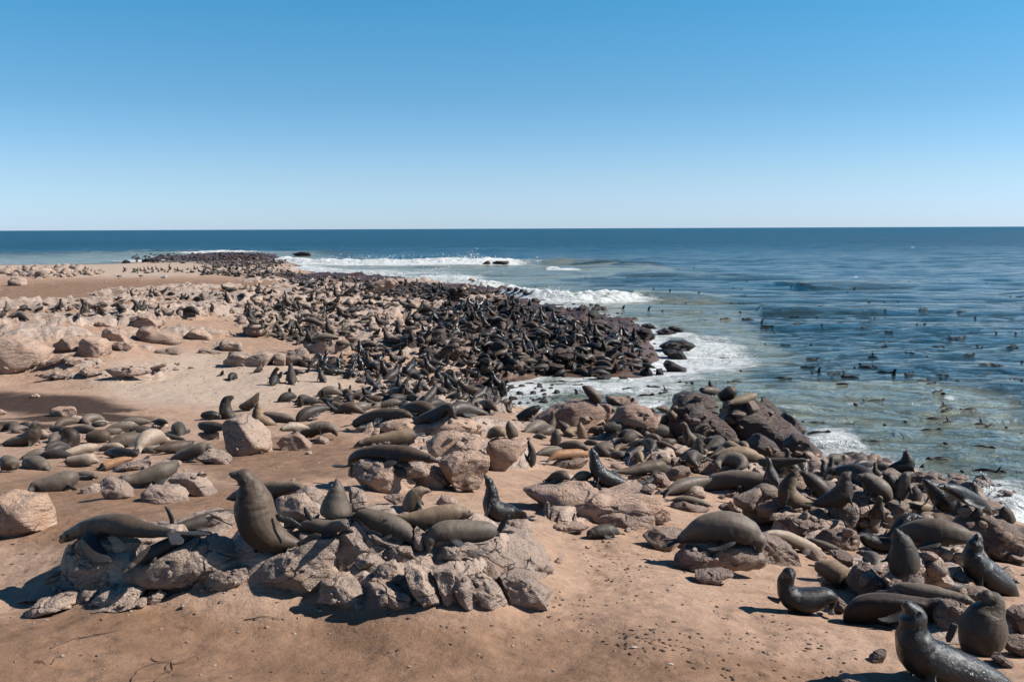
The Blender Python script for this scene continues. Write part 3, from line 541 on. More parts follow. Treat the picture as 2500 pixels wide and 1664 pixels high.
# outcrop: label, wetness, tint, rocks as outlines (tile letter: points)
OUT = [
 ('rock_outcrop', 'large weathered pinkish-grey rock outcrop in the foreground beneath the big upright seal', 0.0, (1, .97, .95), """
J:40,900 130,830 300,760 480,680 600,650 680,700 760,830 700,930 560,1010 430,1080 200,1060 60,1000
J:480,1080 600,990 720,920 860,980 1000,1150 900,1180 720,1130 560,1110
J:670,690 760,600 850,590 930,650 1000,760 960,800 830,780 700,740
J:830,820 900,790 1000,800 1010,860 950,920 870,890
J:960,960 1040,870 1150,850 1210,940 1200,1040 1080,1010
J:940,1000 1060,1020 1200,1080 1300,1170 1220,1220 1080,1140
J:1210,870 1330,850 1450,1000 1520,1150 1440,1210 1350,1150 1250,1000
J:1440,870 1550,880 1650,1000 1600,1200 1530,1170 1470,1010
J:1560,960 1660,960 1760,1040 1800,1190 1680,1220 1630,1120
J:1690,980 1800,960 1920,1030 1990,1150 1930,1220 1830,1180
J:1950,980 2100,950 2250,990 2350,1090 2300,1190 2180,1220 2050,1170 1960,1060
J:1820,690 1950,630 2080,680 2200,760 2330,850 2352,960 2250,1000 2100,880 1980,800
J:1560,820 1700,790 1900,850 2100,930 1990,970 1750,950 1600,880
J:1370,780 1500,720 1700,690 1850,740 1900,820 1700,790 1500,830
J:1030,770 1130,720 1260,730 1310,800 1290,860 1180,850
J:930,640 1100,640 1230,690 1180,740 1030,720
J:1300,560 1380,600 1390,720 1330,790 1280,720
J:1960,530 2150,530 2200,620 2150,700 1980,640
J:1660,520 1750,500 1820,540 1750,560
J:220,370 400,320 560,380 560,500 450,560 300,560
J:360,330 480,280 560,300 640,380 600,430 450,400
J:780,260 900,320 940,400 880,480 790,400
J:640,500 760,480 840,540 800,600 700,600
I:520,740 620,650 760,600 940,600 970,680 880,770 740,800 620,790
I:760,520 880,470 1080,490 1250,500 1150,560 990,600 850,590
I:990,710 1150,630 1400,540 1600,490 1700,530 1900,700 1860,730 1600,720 1450,780 1200,810 1060,760
I:1480,770 1650,720 1870,720 1860,800 1700,890 1520,860
I:880,850 1010,760 1100,810 1080,850
I:100,990 300,890 600,840 800,790 930,790 860,830 700,870 500,900 300,940
I:140,1110 290,980 430,930 590,920 610,980 480,990 300,1050
I:640,1010 780,890 1050,860 1100,930 980,980 760,1010
I:670,1040 850,990 1000,970 1070,1000 850,1030 710,1065
I:600,920 650,890 760,900 720,960 640,970
I:330,830 380,760 480,750 450,820 380,850
I:1090,950 1200,900 1250,930 1180,1000 1100,985
I:1300,380 1400,340 1560,300 1700,270 1750,330 1700,400 1500,480 1350,470
J>1.15,.55:20,980 60,870 300,740 500,640 700,600 860,600 1000,720 1040,1000 980,1120 700,1120 300,1080
J>1.1,.6:820,800 950,620 1150,600 1400,640 1600,680 1800,680 1900,760 1860,1100 1500,1140 1100,1100 900,960
J>1.0,.55:1500,900 1700,700 1950,620 2150,700 2300,880 2340,1100 2200,1180 1900,1160 1600,1120
I>1.1,.6:450,760 620,640 900,520 1200,520 1600,450 1900,620 2000,760 1900,860 1500,880 1000,840 600,850
I>.7,.45:560,620 740,480 950,460 1150,470 1330,480 1380,600 1000,640 700,660
I>.8,.3:300,940 600,850 1000,800 1400,800 1700,850 1500,960 1100,1000 700,1010 400,1000"""),
 ('rock_outcrop', 'pale orange-tan rock outcrop carrying a stretched-out sleeping seal and a small pup', 0.0, (1.12, 1.0, .92), """
J:840,170 900,90 1050,90 1200,100 1280,200 1290,270 1200,340 1050,330 930,320 880,250
J:1190,110 1350,80 1480,130 1600,230 1540,300 1400,280 1270,200
J:1480,100 1620,20 1850,20 1860,140 1770,260 1700,350 1600,260
F:1450,560 1700,510 1900,560 2000,640 1990,830 1880,880 1700,760 1550,700
F:1990,600 2150,560 2290,580 2300,680 2200,740 2090,860 2000,840
F:1030,500 1150,440 1350,410 1410,480 1330,520 1100,530
F:1410,520 1550,420 1700,360 1880,430 2000,520 1920,560 1700,510 1550,530"""),
 ('rock_outcrop', 'broad pale sloping rock slab with a wet seal on its crest, above the lone pup', 0.0, (1.08, .98, .92), """
K:30,230 120,150 300,90 560,80 720,150 900,100 1050,130 1130,260 1150,340 1000,330 800,260 600,320 400,330 150,330
K:590,330 800,270 1000,310 1150,340 1210,420 1000,440 850,390 700,380
K:240,450 340,400 520,390 600,420 480,450"""),
 ('rock_outcrop', 'grey rocks under the arched sleeping bull seal on the sand', 0.15, (.8, .76, .75), """
K:980,460 1080,420 1300,460 1250,560 1120,600 1030,570
K:1160,690 1300,580 1480,570 1600,680 1500,740 1330,760 1220,740
K:1480,500 1650,500 1870,480 2040,540 2160,640 2150,730 1920,720 1800,640 1600,640
K:1330,760 1500,740 1700,740 1600,800 1480,850 1380,840
K:1150,270 1280,220 1480,270 1520,310 1350,320
K:1520,270 1600,245 1690,260 1650,300
K>.55,.35:1230,540 1400,470 1600,470 1760,520 1850,600 1880,690 1600,700 1280,680"""),
 ('rock_outcrop', 'jumble of purplish-grey rocks between the seals at the lower right shore', 0.30, (.78, .70, .67), """
L:670,390 740,320 880,300 980,330 1000,430 880,480 750,440
L:300,250 430,210 560,210 700,280 760,310 640,360 450,330
L:480,160 700,130 1000,110 1150,110 1380,180 1200,290 1000,300 800,270 600,210
L:1040,100 1100,60 1250,100 1380,170 1200,180
L:0,120 100,60 280,60 420,150 280,270 200,290 100,220 0,180
L:1690,420 1800,300 2000,200 2200,230 2356,300 2500,330 2500,600 2300,620 2080,580 1900,480
L:1480,500 1600,500 1700,600 1740,700 1650,740 1520,690
L:1450,460 1600,440 1750,480 1800,530 1700,560
L:890,800 960,640 1080,600 1200,740 1260,790 1150,860 1000,880
L:740,500 880,480 960,540 940,620 830,560
L:1200,750 1280,710 1360,730 1280,790
L:780,950 830,870 900,920 860,990 790,1010
L:1590,1060 1700,920 1850,900 1900,960 1780,1010 1760,1090 1650,1130
L:2210,960 2356,940 2450,1000 2450,1180 2250,1180 2210,1060
L:2220,1200 2356,1190 2450,1250 2400,1370 2210,1300
L:2080,1360 2150,1330 2300,1420 2200,1450
L:1060,1390 1130,1320 1220,1300 1190,1380 1130,1410
L:800,1540 900,1510 1100,1550 1150,1600 800,1600
H:1420,900 1500,850 1600,880 1640,960 1550,1000 1450,960"""),
 ('rock_outcrop', 'low brownish boulder ridge in front of the inlet, with one big seal sitting on top', 0.25, (.92, .80, .75), """
G:270,460 480,330 640,270 800,260 950,390 940,470 800,490 600,500 400,490
G:860,300 980,300 1010,380 960,490 930,410
G:960,490 1010,330 1120,300 1280,320 1400,380 1340,500 1200,510 1050,500
G:900,230 1050,225 1190,250 1210,300 1100,290 980,300
G:1330,310 1450,310 1500,330 1430,370"""),
 ('sea_rock', 'tall dark craggy rock rising at the water with three seals resting on its top', 0.85, (1.0, .88, .83), """
G>1.0,.2,1:1370,520 1500,300 1570,205 1780,215 1860,300 1800,480 1700,600 1500,560
G>1.0,.2,1:1750,560 1800,330 1900,290 2200,265 2330,335 2440,440 2560,560 2610,680 2400,700 2100,640
G:1350,490 1500,320 1510,240 1620,190 1780,220 1830,290 1720,330 1680,500 1600,560 1450,520
G:1700,330 1820,360 1900,430 2000,520 2030,600 1900,620 1750,560
G:1880,340 2050,290 2250,340 2240,450 2150,540 2020,540 1920,430
G:2190,250 2260,240 2356,330 2400,420 2250,440 2200,330
H:0,670 180,520 300,600 380,720 200,720
H:350,640 480,540 580,560 640,640 620,740 450,740
H:280,470 400,360 480,420 560,500 500,560 350,570"""),
 ('rock_outcrop', 'flat brown rock shelf among the sleeping seals right of the pale slab', 0.2, (.85, .78, .74), """
G:480,790 560,750 780,740 800,790 650,820 520,820
G:1120,900 1200,870 1350,870 1420,930 1280,990 1180,970
G:1390,860 1500,790 1620,800 1640,860 1500,930
G:1450,770 1700,740 1980,740 2200,790 2230,830 1950,830 1700,870"""),
 ('rock_cliff', 'low orange and grey rock cliff at the left edge above the sandy beach', 0.0, (1.08, .98, .92), """
A:-150,900 0,870 110,870 220,870 330,960 440,1040 270,1130 150,1180 0,1190 -150,1190
A:260,1130 440,1060 530,1010 640,1020 500,1100 350,1130
A:490,1100 560,1060 700,1080 640,1110
A:660,920 700,870 800,880 900,950 900,1020 780,1060 690,1040 655,980
A:830,840 920,800 1000,810 1070,890 1040,930 930,920 850,890
A:920,930 1040,920 1100,970 1000,1000 930,985
A:430,930 520,880 640,900 660,980 560,1020 450,990
A:1060,900 1100,820 1250,800 1400,830 1530,900 1500,940 1300,945 1120,945
A:1500,860 1600,800 1720,860 1790,910 1650,920
A:1000,760 1100,700 1300,700 1380,780 1250,820 1080,820
A:760,790 820,740 880,770 910,800 830,805"""),
 ('rock_shelf', 'pale flat rock shelf with a stretched-out seal at the foot of the left cliff', 0.0, (1.0, .97, .95), """
A:640,1170 720,1130 840,1200 760,1220
A:840,1180 900,1130 1200,1120 1250,1180 1000,1210
A:1220,1130 1380,1090 1370,1120 1260,1160
A:300,1200 480,1180 640,1185 620,1215 450,1225
A:1250,1000 1400,970 1500,990 1480,1030 1330,1035"""),
 ('rock_outcrop', 'grey angular rock outcrop with seals on top in the middle of the sand', 0.03, (.95, .92, .9), """
A:1790,960 1840,900 1990,930 2000,990 1900,1010
A:1620,1010 1660,980 1860,1010 1850,1030
A:1820,1090 1880,1010 2080,1030 2180,980 2250,1060 2240,1140 2080,1140 1900,1110
B:230,1130 240,1010 330,1030 330,1130
B:330,1020 480,960 530,1070 430,1130 340,1130
B:480,1020 500,900 620,840 800,900 900,1000 730,1030 560,1030
B:800,820 900,810 950,880 900,950 820,890
A:2000,840 2080,740 2200,730 2290,800 2230,860 2050,890
B:400,830 520,790 640,810 600,860 440,870"""),
 ('rock_outcrop', 'ribbed tan rock outcrop on the far shore crest amid the crowd', 0.1, (1, .92, .88), """
B:950,480 1050,430 1190,400 1240,450 1190,500 1000,540
B:1650,530 1700,480 1800,470 1830,520 1700,570
B:1460,990 1580,940 1700,950 1740,1040 1620,1070 1500,1040"""),
 ('sea_rock', 'black wet rocks washed by surf at the tip of the seal promontory', 1.0, (.55, .52, .52), """
C:1130,880 1180,810 1280,830 1340,880 1300,910 1200,920
C:1220,790 1290,770 1350,790 1350,820 1260,820
C:1320,850 1430,810 1540,860 1400,870
C:1440,810 1490,795 1570,810 1575,850 1500,850
C:1350,980 1450,920 1560,900 1720,965 1600,1010 1450,1000
C:1380,1010 1480,980 1560,1000 1620,1075 1500,1060
C:1380,1065 1480,1080 1600,1150 1530,1180 1440,1170
C:1350,1150 1400,1140 1420,1200 1350,1200
C:1280,890 1330,840 1345,880 1320,910
C:1210,1180 1280,1130 1330,1180 1300,1210
C:830,1200 950,1190 1010,1210 920,1235
C:1030,1215 1100,1205 1150,1220 1080,1230
C:400,640 480,625 610,690 480,690
C:1010,760 1090,760 1200,790 1080,790"""),
 ('sea_rock', 'black rock poking out of the surf line in front of the far breaker', 1.0, (.6, .58, .58), 'B:1930,285 1990,255 2020,280 1980,290\nB:2010,280 2060,255 2150,258 2190,275 2100,288'),
 ('sea_rock', 'dark rock hump at the far end of the shore spit', .95, (.6, .58, .58), 'B:350,210 420,190 500,185 560,215 450,222'),
 ('sea_rock', 'black rocks beyond the pale beach at the far left', 1.0, (.6, .58, .58), 'A:990,275 1030,250 1075,265 1060,280\nA:1100,245 1130,225 1160,240\nA:1150,265 1200,235 1290,240 1320,260 1220,272'),
]
BOULD = [
 ('tall pale boulder among the sleeping seals, streaked white on its crown', 0.0, (1.05, 1, .96), 'E:1830,330 1870,260 2000,220 2130,290 2190,360 2210,530 2100,540 1980,570 1870,500 1850,400'),
 ('low rock slab tucked left of the tall pale boulder', 0.0, (.9, .88, .88), 'E:1620,360 1800,345 1840,400 1700,420'),
 ('rounded grey rock at the foot of the tall pale boulder', 0.0, (.9, .9, .9), 'E:1620,560 1720,500 1850,510 1910,600 1780,625 1650,600'),
 ('dark angular boulder at the tail of the climbing seal', 0.0, (.85, .8, .78), 'E:820,760 870,730 1000,760 1090,820 1110,890 1070,910 900,890 840,840'),
 ('wide low rock right in front of the climbing seal', 0.0, (.95, .9, .9), 'E:1110,860 1280,780 1400,780 1560,880 1620,940 1400,940 1250,940'),
 ('pale mottled boulder beside the raised head of the climbing seal', 0.0, (1, .97, .95), 'E:1370,740 1500,680 1650,710 1780,850 1740,890 1600,830 1500,830 1440,790'),
 ('big smooth orange-white boulder cut by the left edge of the picture', 0.0, (1.12, .98, .86), 'E:-200,1000 -100,830 30,830 200,890 360,885 440,1000 540,1150 400,1190 210,1210 50,1130 -100,1100'),
 ('rounded tan stone at the edge of the dark wet sand', 0.0, (1.15, 1, .9), 'E:400,170 480,140 620,150 655,200 580,225 430,215'),
 ('pale grey wedge of rock just in front of the rounded tan stone', 0.0, (1.1, 1.1, 1.1), 'E:530,270 600,215 700,235 725,280'),
 ('small stone at the left picture edge on the wet sand', 0.0, (1.1, 1, .92), 'E:-60,200 0,165 60,190 0,215'),
 ('flat pale stone with a black pup lying on it', 0.0, (1.2, 1.2, 1.2), 'E:1210,330 1260,285 1370,290 1400,325'),
 ('low knobbly rock below the brown seal by the tall boulder', 0.0, (1, .97, .95), 'E:1270,640 1330,590 1500,590 1530,620 1400,660'),
 ('mottled rock at the flipper of the sleeping grey seal', 0.0, (.9, .88, .88), 'E:640,830 730,780 820,790 840,850 700,860'),
 ('dark pyramid-shaped rock under the chest of the walking seal', 0.0, (.9, .84, .82), 'F:250,610 330,550 430,515 520,590 530,670 400,690 270,670'),
 ('small dark stone beneath the neck of the walking seal', 0.0, (.9, .86, .84), 'F:560,600 620,550 690,580 680,620'),
 ('small sharp-edged stone lying alone on sand below the pup rock', 0.0, (.9, .82, .78), 'J:1050,345 1190,335 1210,370 1160,415'),
 ('pointed pale stone on the sand beside the curled tan seal', 0.0, (1.1, 1, .95), 'J:1460,400 1510,345 1600,360 1670,430 1500,435'),
 ('half-buried knobbly rock crust left of the brown flank of the seal group', 0.0, (1, .95, .92), 'E:900,690 1000,620 1150,590 1280,560 1260,620 1080,680'),
 ('pale stone lying on the dark wet sand patch', 0.0, (1.3, 1.2, 1.1), 'A:250,1365 290,1350 335,1365 300,1385'),
 ('pair of rounded boulders on the far left sand', 0.0, (.98, .94, .9), 'A:40,430 90,390 200,400 230,450 150,470 60,465'),
]
rocks = []           # (name, label, wet, tint, parts)
seed = 100
for nm, lb, wt, tn, txt in OUT:
    parts = []
    for ln in txt.strip().splitlines():
        z, pts = ln.split(':'); seed += 1; dep_ = bk_ = None; jag_ = []
        if '>' in z: z, q_ = z.split('>'); dep_, bk_, *jag_ = map(float, q_.split(','))
        parts.append(poly_rock(z, pts, seed, 5 if z in 'IJKL' and len(pts) > 50 else 4, dep_, bk_ or 0.0, jag=bool(jag_)))
    rocks.append((nm, lb, wt, tn, parts))
for lb, wt, tn, ln in BOULD:
    z, pts = ln.split(':'); seed += 1; rocks.append(('boulder', lb, wt, tn, [poly_rock(z, pts, seed, 4)]))
for nm, lb, wt, tn, parts in rocks:
    C0 = parts[0][0]
    if len(parts) == 1:
        o = link(bpy.data.objects.new(nm, make_mesh(nm, parts[0][1], parts[0][2], MAT_ROCK))); o.location = C0; o.color = (*tn, wt)
    else:
        o = link(bpy.data.objects.new(nm, None)); o.location = C0; o.empty_display_size = 0.3
        for C, v, f in parts:
            k = link(bpy.data.objects.new('rock', make_mesh('rock', v, f, MAT_ROCK)), o); k.location = C - C0
            j = rng.uniform(0.85, 1.1); k.color = (tn[0] * j, tn[1] * j, tn[2] * j, wt)
    tag(o, lb, 'rock')

# loose stones strewn over the ground: picture ellipse, how many, size range in metres, wetness
SCAT = [(500, 745, 420, 40, 220, .15, .75, 0), (850, 770, 300, 70, 330, .15, .95, .05), (130, 664, 130, 13, 190, .5, 2.4, 0.12), (480, 626, 190, 9, 110, .4, 1.6, 1), (620, 650, 90, 28, 170, .3, 1.3, .6),
        (930, 700, 330, 26, 200, .2, .9, .2), (1280, 820, 300, 90, 420, .25, 1.3, .92), (1120, 715, 180, 14, 120, .3, 1.1, .9), (1420, 860, 190, 60, 170, .25, .8, 1), (1100, 900, 170, 40, 60, .15, .5, .3), (1250, 960, 120, 30, 60, .15, .5, .8),
        (1750, 1150, 300, 60, 80, .12, .5, .1), (2150, 1210, 330, 60, 200, .15, .75, .4), (2000, 1200, 280, 70, 110, .2, .8, .2), (2250, 1380, 260, 130, 90, .08, .4, .15), (1100, 1060, 200, 60, 40, .08, .3, 0), (250, 900, 280, 25, 50, .1, .5, 0), (100, 700, 300, 25, 60, .1, .5, 0),
        (900, 1430, 420, 60, 60, .03, .16, 0), (350, 1430, 260, 60, 50, .03, .15, 0), (500, 1120, 450, 70, 40, .04, .2, 0), (1500, 1330, 330, 60, 40, .03, .12, 0), (1650, 1010, 250, 45, 40, .15, .5, .6), (300, 700, 330, 22, 40, .1, .35, 0), (800, 1560, 900, 110, 120, .012, .05, 0), (1700, 1480, 350, 140, 90, .012, .05, 0)]
deps = refresh()
LUMP = [lump_rock(900 + k, 3) for k in range(10)]; LUMP2 = [lump_rock(900 + k, 2) for k in range(10)]
cand = []
for cx, cy, rx, ry, n, s0_, s1_, wt in SCAT:
    for k in range(n):
        a, r = rng.uniform(0, 2 * math.pi), math.sqrt(rng.uniform(0, 1)); px, py = cx + rx * r * math.cos(a), cy + ry * r * math.sin(a)
        h = hit(px, py)
        if h is None or h[1] > 330 or h[2] < -0.2: continue
        sz = s0_ + (s1_ - s0_) * rng.uniform(0, 1) ** 2.2
        cand.append((sz / h[1], sz * 0.5, h, wt, px))
cand.sort(key=lambda c: -c[0])
lump_me = [make_mesh('stone', v, f, MAT_ROCK) for v, f in LUMP]
rest_v, rest_f, nv_ = [], [], 0
def rock_rot():
    return Matrix.Rotation(rng.uniform(0, 6.28), 3, 'Z') @ Matrix.Rotation(rng.uniform(-.35, .35), 3, 'X')
rest = {}
for k, (s_, sz, h, wt, px) in enumerate(cand):
    M = rock_rot(); sc = Vector((sz * rng.uniform(.8, 1.3), sz * rng.uniform(.8, 1.2), sz * rng.uniform(.8, 1.25)))
    loc = h + (0, 0, sz * 0.12)
    if k < 280:
        o = link(bpy.data.objects.new('stone', lump_me[k % 10]), ground); o.location = loc; o.rotation_euler = M.to_euler(); o.scale = sc
        j = rng.uniform(0.8, 1.12); o.color = (j, j * .96, j * .93, min(1, max(0, wt + (rng.uniform(-.3, .15) if wt > .05 else 0))))
    else:
        v, f = LUMP2[k % 10]; q = (v * np.array(sc)) @ np.array(M).T + loc
        e = rest.setdefault(round(wt * 2) / 2, [[], [], 0]); e[0].append(q); e[1].append(f + e[2]); e[2] += len(q)
for wt, (vv, ff, _) in rest.items():
    o = link(bpy.data.objects.new('scattered_stones', make_mesh('scattered_stones', np.concatenate(vv), np.concatenate(ff), MAT_ROCK)), ground)
    o['kind'] = 'stuff'; o.color = (.95, .92, .9, wt)
# ------------------------------------------------------------------ seals
def unit(v): return v / (np.linalg.norm(v) + 1e-9)
def catmull(P, n):
    P = np.asarray(P, float); Q = np.vstack([2 * P[0] - P[1], P, 2 * P[-1] - P[-2]]); seg = len(P) - 1
    out = []
    for t in np.linspace(0, seg - 1e-6, n):
        k = int(t); u = t - k; a, b, c, d = Q[k:k + 4]
        out.append(0.5 * (2 * b + (c - a) * u + (2 * a - 5 * b + 4 * c - d) * u * u + (3 * b - a - 3 * c + d) * u ** 3))
    return np.array(out)
def resample(S, n):
    d = catmull(S, 90); L = np.concatenate([[0], np.cumsum(np.linalg.norm(np.diff(d[:, :3], axis=0), axis=1))])
    return np.stack([np.interp(np.linspace(0, L[-1], n), L, d[:, k]) for k in range(d.shape[1])], -1), L[-1]

def tube(C, Rr, side, up, nseg, flat=None):
    """Closed sweep: centres C, radii Rr (in side direction, in up direction)."""
    a = np.linspace(0, 2 * math.pi, nseg, endpoint=False); cs, sn = np.cos(a), np.sin(a)
    if flat: sn = np.where(sn < 0, np.sign(sn) * np.abs(sn) ** (1 - 0.5 * flat) * (1 - 0.16 * flat), sn); cs = cs * (1 + 0.10 * flat * (a > math.pi))
    V = (C[:, None] + side[:, None] * (Rr[:, 0, None] * cs)[..., None] + up[:, None] * (Rr[:, 1, None] * sn)[..., None]).reshape(-1, 3)
    n = len(C); i = np.arange(n * nseg).reshape(n, nseg); j = np.roll(i, -1, 1)
    f = np.stack([i[:-1], j[:-1], j[1:], i[1:]], -1).reshape(-1, 4)
    V = np.vstack([V, C[0], C[-1]]); a0, a1 = n * nseg, n * nseg + 1
    caps = [[j[0, k], i[0, k], a0, a0] for k in range(nseg)] + [[i[-1, k], j[-1, k], a1, a1] for k in range(nseg)]
    tri = np.concatenate([f[:, [0, 1, 2]], f[:, [0, 2, 3]], np.array(caps)[:, :3]])
    return V, tri

def frames(C, dors):
    T = np.gradient(C, axis=0); T /= np.linalg.norm(T, axis=1)[:, None] + 1e-9
    N = np.empty_like(C); n = dors - T[0] * (dors @ T[0])
    if np.linalg.norm(n) < 1e-3: n = np.cross(T[0], (1, 0, 0))
    n = unit(n)
    for k in range(len(C)):
        n = unit(n - T[k] * (n @ T[k])); N[k] = n
    return T, N, np.cross(T, N)

def paddle(pts, wid, nrm, nseg=8, n=12, thick=0.16):
    P = np.column_stack([np.asarray(pts, float), np.asarray(wid, float)]); S, L = resample(P, n)
    T = np.gradient(S[:, :3], axis=0); T /= np.linalg.norm(T, axis=1)[:, None] + 1e-9
    N = nrm[None] - T * (T @ nrm)[:, None]; N /= np.linalg.norm(N, axis=1)[:, None] + 1e-9
    w = np.maximum(S[:, 3], 0.004); th = np.maximum(w * thick, 0.010) * np.linspace(1.7, 0.8, n)
    return tube(S[:, :3], np.stack([w, th], -1), np.cross(T, N), N, nseg)

class Seal: pass
def build_seal(S, dors, ground_z, extra=(), pup=False, hi=True, fore=True, hind=True, tf=0.60, flat=0.0):
    """S: spine points tail -> nose as x, y, z, radius. Returns the pieces of one body."""
    n, seg = (48, 20) if hi else (20, 8)
    R_, L = resample(S, n); C, r = R_[:, :3], np.maximum(R_[:, 3], 0.010)
    T, N, B = frames(C, dors)
    t = np.linspace(0, 1, n)
    # a skull and muzzle with a stop in front of the eyes
    hs = L / 1.4 * (1.15 if pup else 1.0); arc = L * (1 - t)
    rh = np.clip(np.interp(0.17 * hs, arc[::-1], r[::-1]), 0.055 * hs, 0.135 * hs)
    prof = np.interp(arc / hs, [0, .012, .04, .075, .105, .14, .175, .215, .26], [.20, .40, .50, .54, .72, .98, 1.06, 1.0, .96]) * rh
    wgt = 1 - sstep(0.20, 0.32, arc / hs); r = r * (1 - wgt) + prof * wgt
    head = 1 - sstep(0.05, 0.12, arc / hs)
    rr = np.stack([r * (1.05 + 0.10 * head), r * (1.0 - 0.10 * head)], -1)
    V, F = tube(C, rr, B, N, seg, flat)
    pieces = [(V, F)]
    s = L / 1.4
    k = int(round(tf * (n - 1))); P0, Tk, Nk, Bk, rk = C[k], T[k], N[k], B[k], r[k]
    np_, ns_ = (14, 8) if hi else (4, 4)
    if fore:
        for sg in (-1, 1):
            a = P0 + Bk * sg * rk * 0.62 - Nk * rk * 0.45
            gz = ground_z + 0.015 * s
            drop = max(0.03, a[2] - gz); hor = unit(np.array([Bk[0] * sg, Bk[1] * sg, 0]) + 1e-6)
            fw = unit(np.array([-Nk[0], -Nk[1], 0]) + np.array([Tk[0], Tk[1], 0]) * 0.5 + 1e-6)
            if not flat and (Tk[2] > 0.42 or drop > 0.26 * s):              # propped on straight fore flippers
                dz = min(drop, 0.40 * s)
                b = a + hor * 0.10 * s + np.array((0, 0, -0.5 * dz)); c = a + hor * 0.15 * s + fw * 0.03 + np.array((0, 0, -dz))
                d = c + hor * 0.14 * s - fw * 0.07 * s; e = d + hor * 0.10 * s - fw * 0.07 * s
                d[2] = e[2] = c[2]
                pieces.append(paddle([a, b, c, d, e], np.array([.085, .075, .070, .066, .025]) * s, unit(fw * 0.9 + np.array((0, 0, .6))), ns_, np_))
            else:
                b = a + hor * 0.10 * s - Tk * 0.05 * s; b[2] = max(gz, a[2] - 0.06 * s); c = b + hor * 0.05 * s - Tk * 0.18 * s; c[2] = max(gz, b[2] - .08 * s); d = c - Tk * 0.16 * s + hor * .03 * s; d[2] = c[2]
                pieces.append(paddle([a, b, c, d], np.array([.085, .085, .072, .022]) * s, unit(np.array((0, 0, 1.0)) + hor * 0.5), ns_, np_))
    if hind:
        for sg in (-1, 1):
            a = C[1] + B[1] * sg * r[1] * 0.4; dr = unit(-T[0] + B[0] * sg * 0.35); dr[2] = min(dr[2], 0.0) * 0.5
            b = a + dr * 0.10 * s; c = a + dr * 0.20 * s + B[0] * sg * 0.02 * s; e = a + dr * 0.29 * s + B[0] * sg * 0.05 * s
            for q in (b, c, e): q[2] = max(min(q[2], a[2]), ground_z + 0.02 * s)
            pieces.append(paddle([a, b, c, e], np.array([.035, .05, .062, .045]) * s, np.array((0, 0, 1.0)), ns_, np_, 0.18))
            if hi:
                for g in (-1, 0, 1):
                    f0 = c + np.cross(unit(e - c), (0, 0, 1)) * g * 0.036 * s; f1 = f0 + (e - c) * (1.15 - abs(g) * 0.15)
                    pieces.append(paddle([f0, (f0 + f1) / 2, f1], np.array([.02, .018, .008]) * s, np.array((0, 0, 1.0)), 6, 6, 0.5))
    for pts, wid in extra:
        v = unit(np.asarray(pts[-1]) - np.asarray(pts[0])); nrm = np.array((0, -1.0, 0.25))
        pieces.append(paddle(pts, wid, nrm, ns_ if hi else 5, 16 if hi else 5, 0.2))
    if not pup and hi:                                        # small tail between the hind flippers
        pass
    o = Seal(); o.V, o.F = [], []; off = 0
    for v, f in pieces: o.V.append(v); o.F.append(f + off); off += len(v)
    o.V, o.F = np.concatenate(o.V), np.concatenate(o.F)
    o.C, o.r, o.T, o.N, o.B, o.L, o.s = C, r, T, N, B, L, s
    return o

def seal_attrs(V, o):
    d = np.linalg.norm(V[:, None] - o.C[None], axis=2); rel = d - o.r[None]; k = rel.argmin(1)
    dv = np.einsum('ij,ij->i', V - o.C[k], o.T[k]); along = k / (len(o.C) - 1) * o.L + dv
    kk = np.clip(along / o.L, 0, 1); along = along / o.s
    dist = rel[np.arange(len(V)), k]
    fl = sstep(0.022, 0.055, dist / o.s)
    fl = np.maximum(fl, (1 - sstep(0.02, 0.08, k / (len(o.C) - 1))) * 0.8)
    hd = sstep(0.86, 0.97, k / (len(o.C) - 1))
    nk = sstep(.45, .62, kk) * (1 - sstep(.80, .90, kk)) * getattr(o, 'fold', 0.4)
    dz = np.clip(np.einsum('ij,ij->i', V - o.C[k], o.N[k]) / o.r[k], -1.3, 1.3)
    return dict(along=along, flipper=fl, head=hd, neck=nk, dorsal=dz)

COAT = dict(grey=(.076, .061, .048), tan=(.120, .085, .055), brown=(.052, .036, .025), pale=(.200, .160, .125), dark=(.028, .022, .018), black=(.011, .010, .010), rust=(.16, .08, .036))
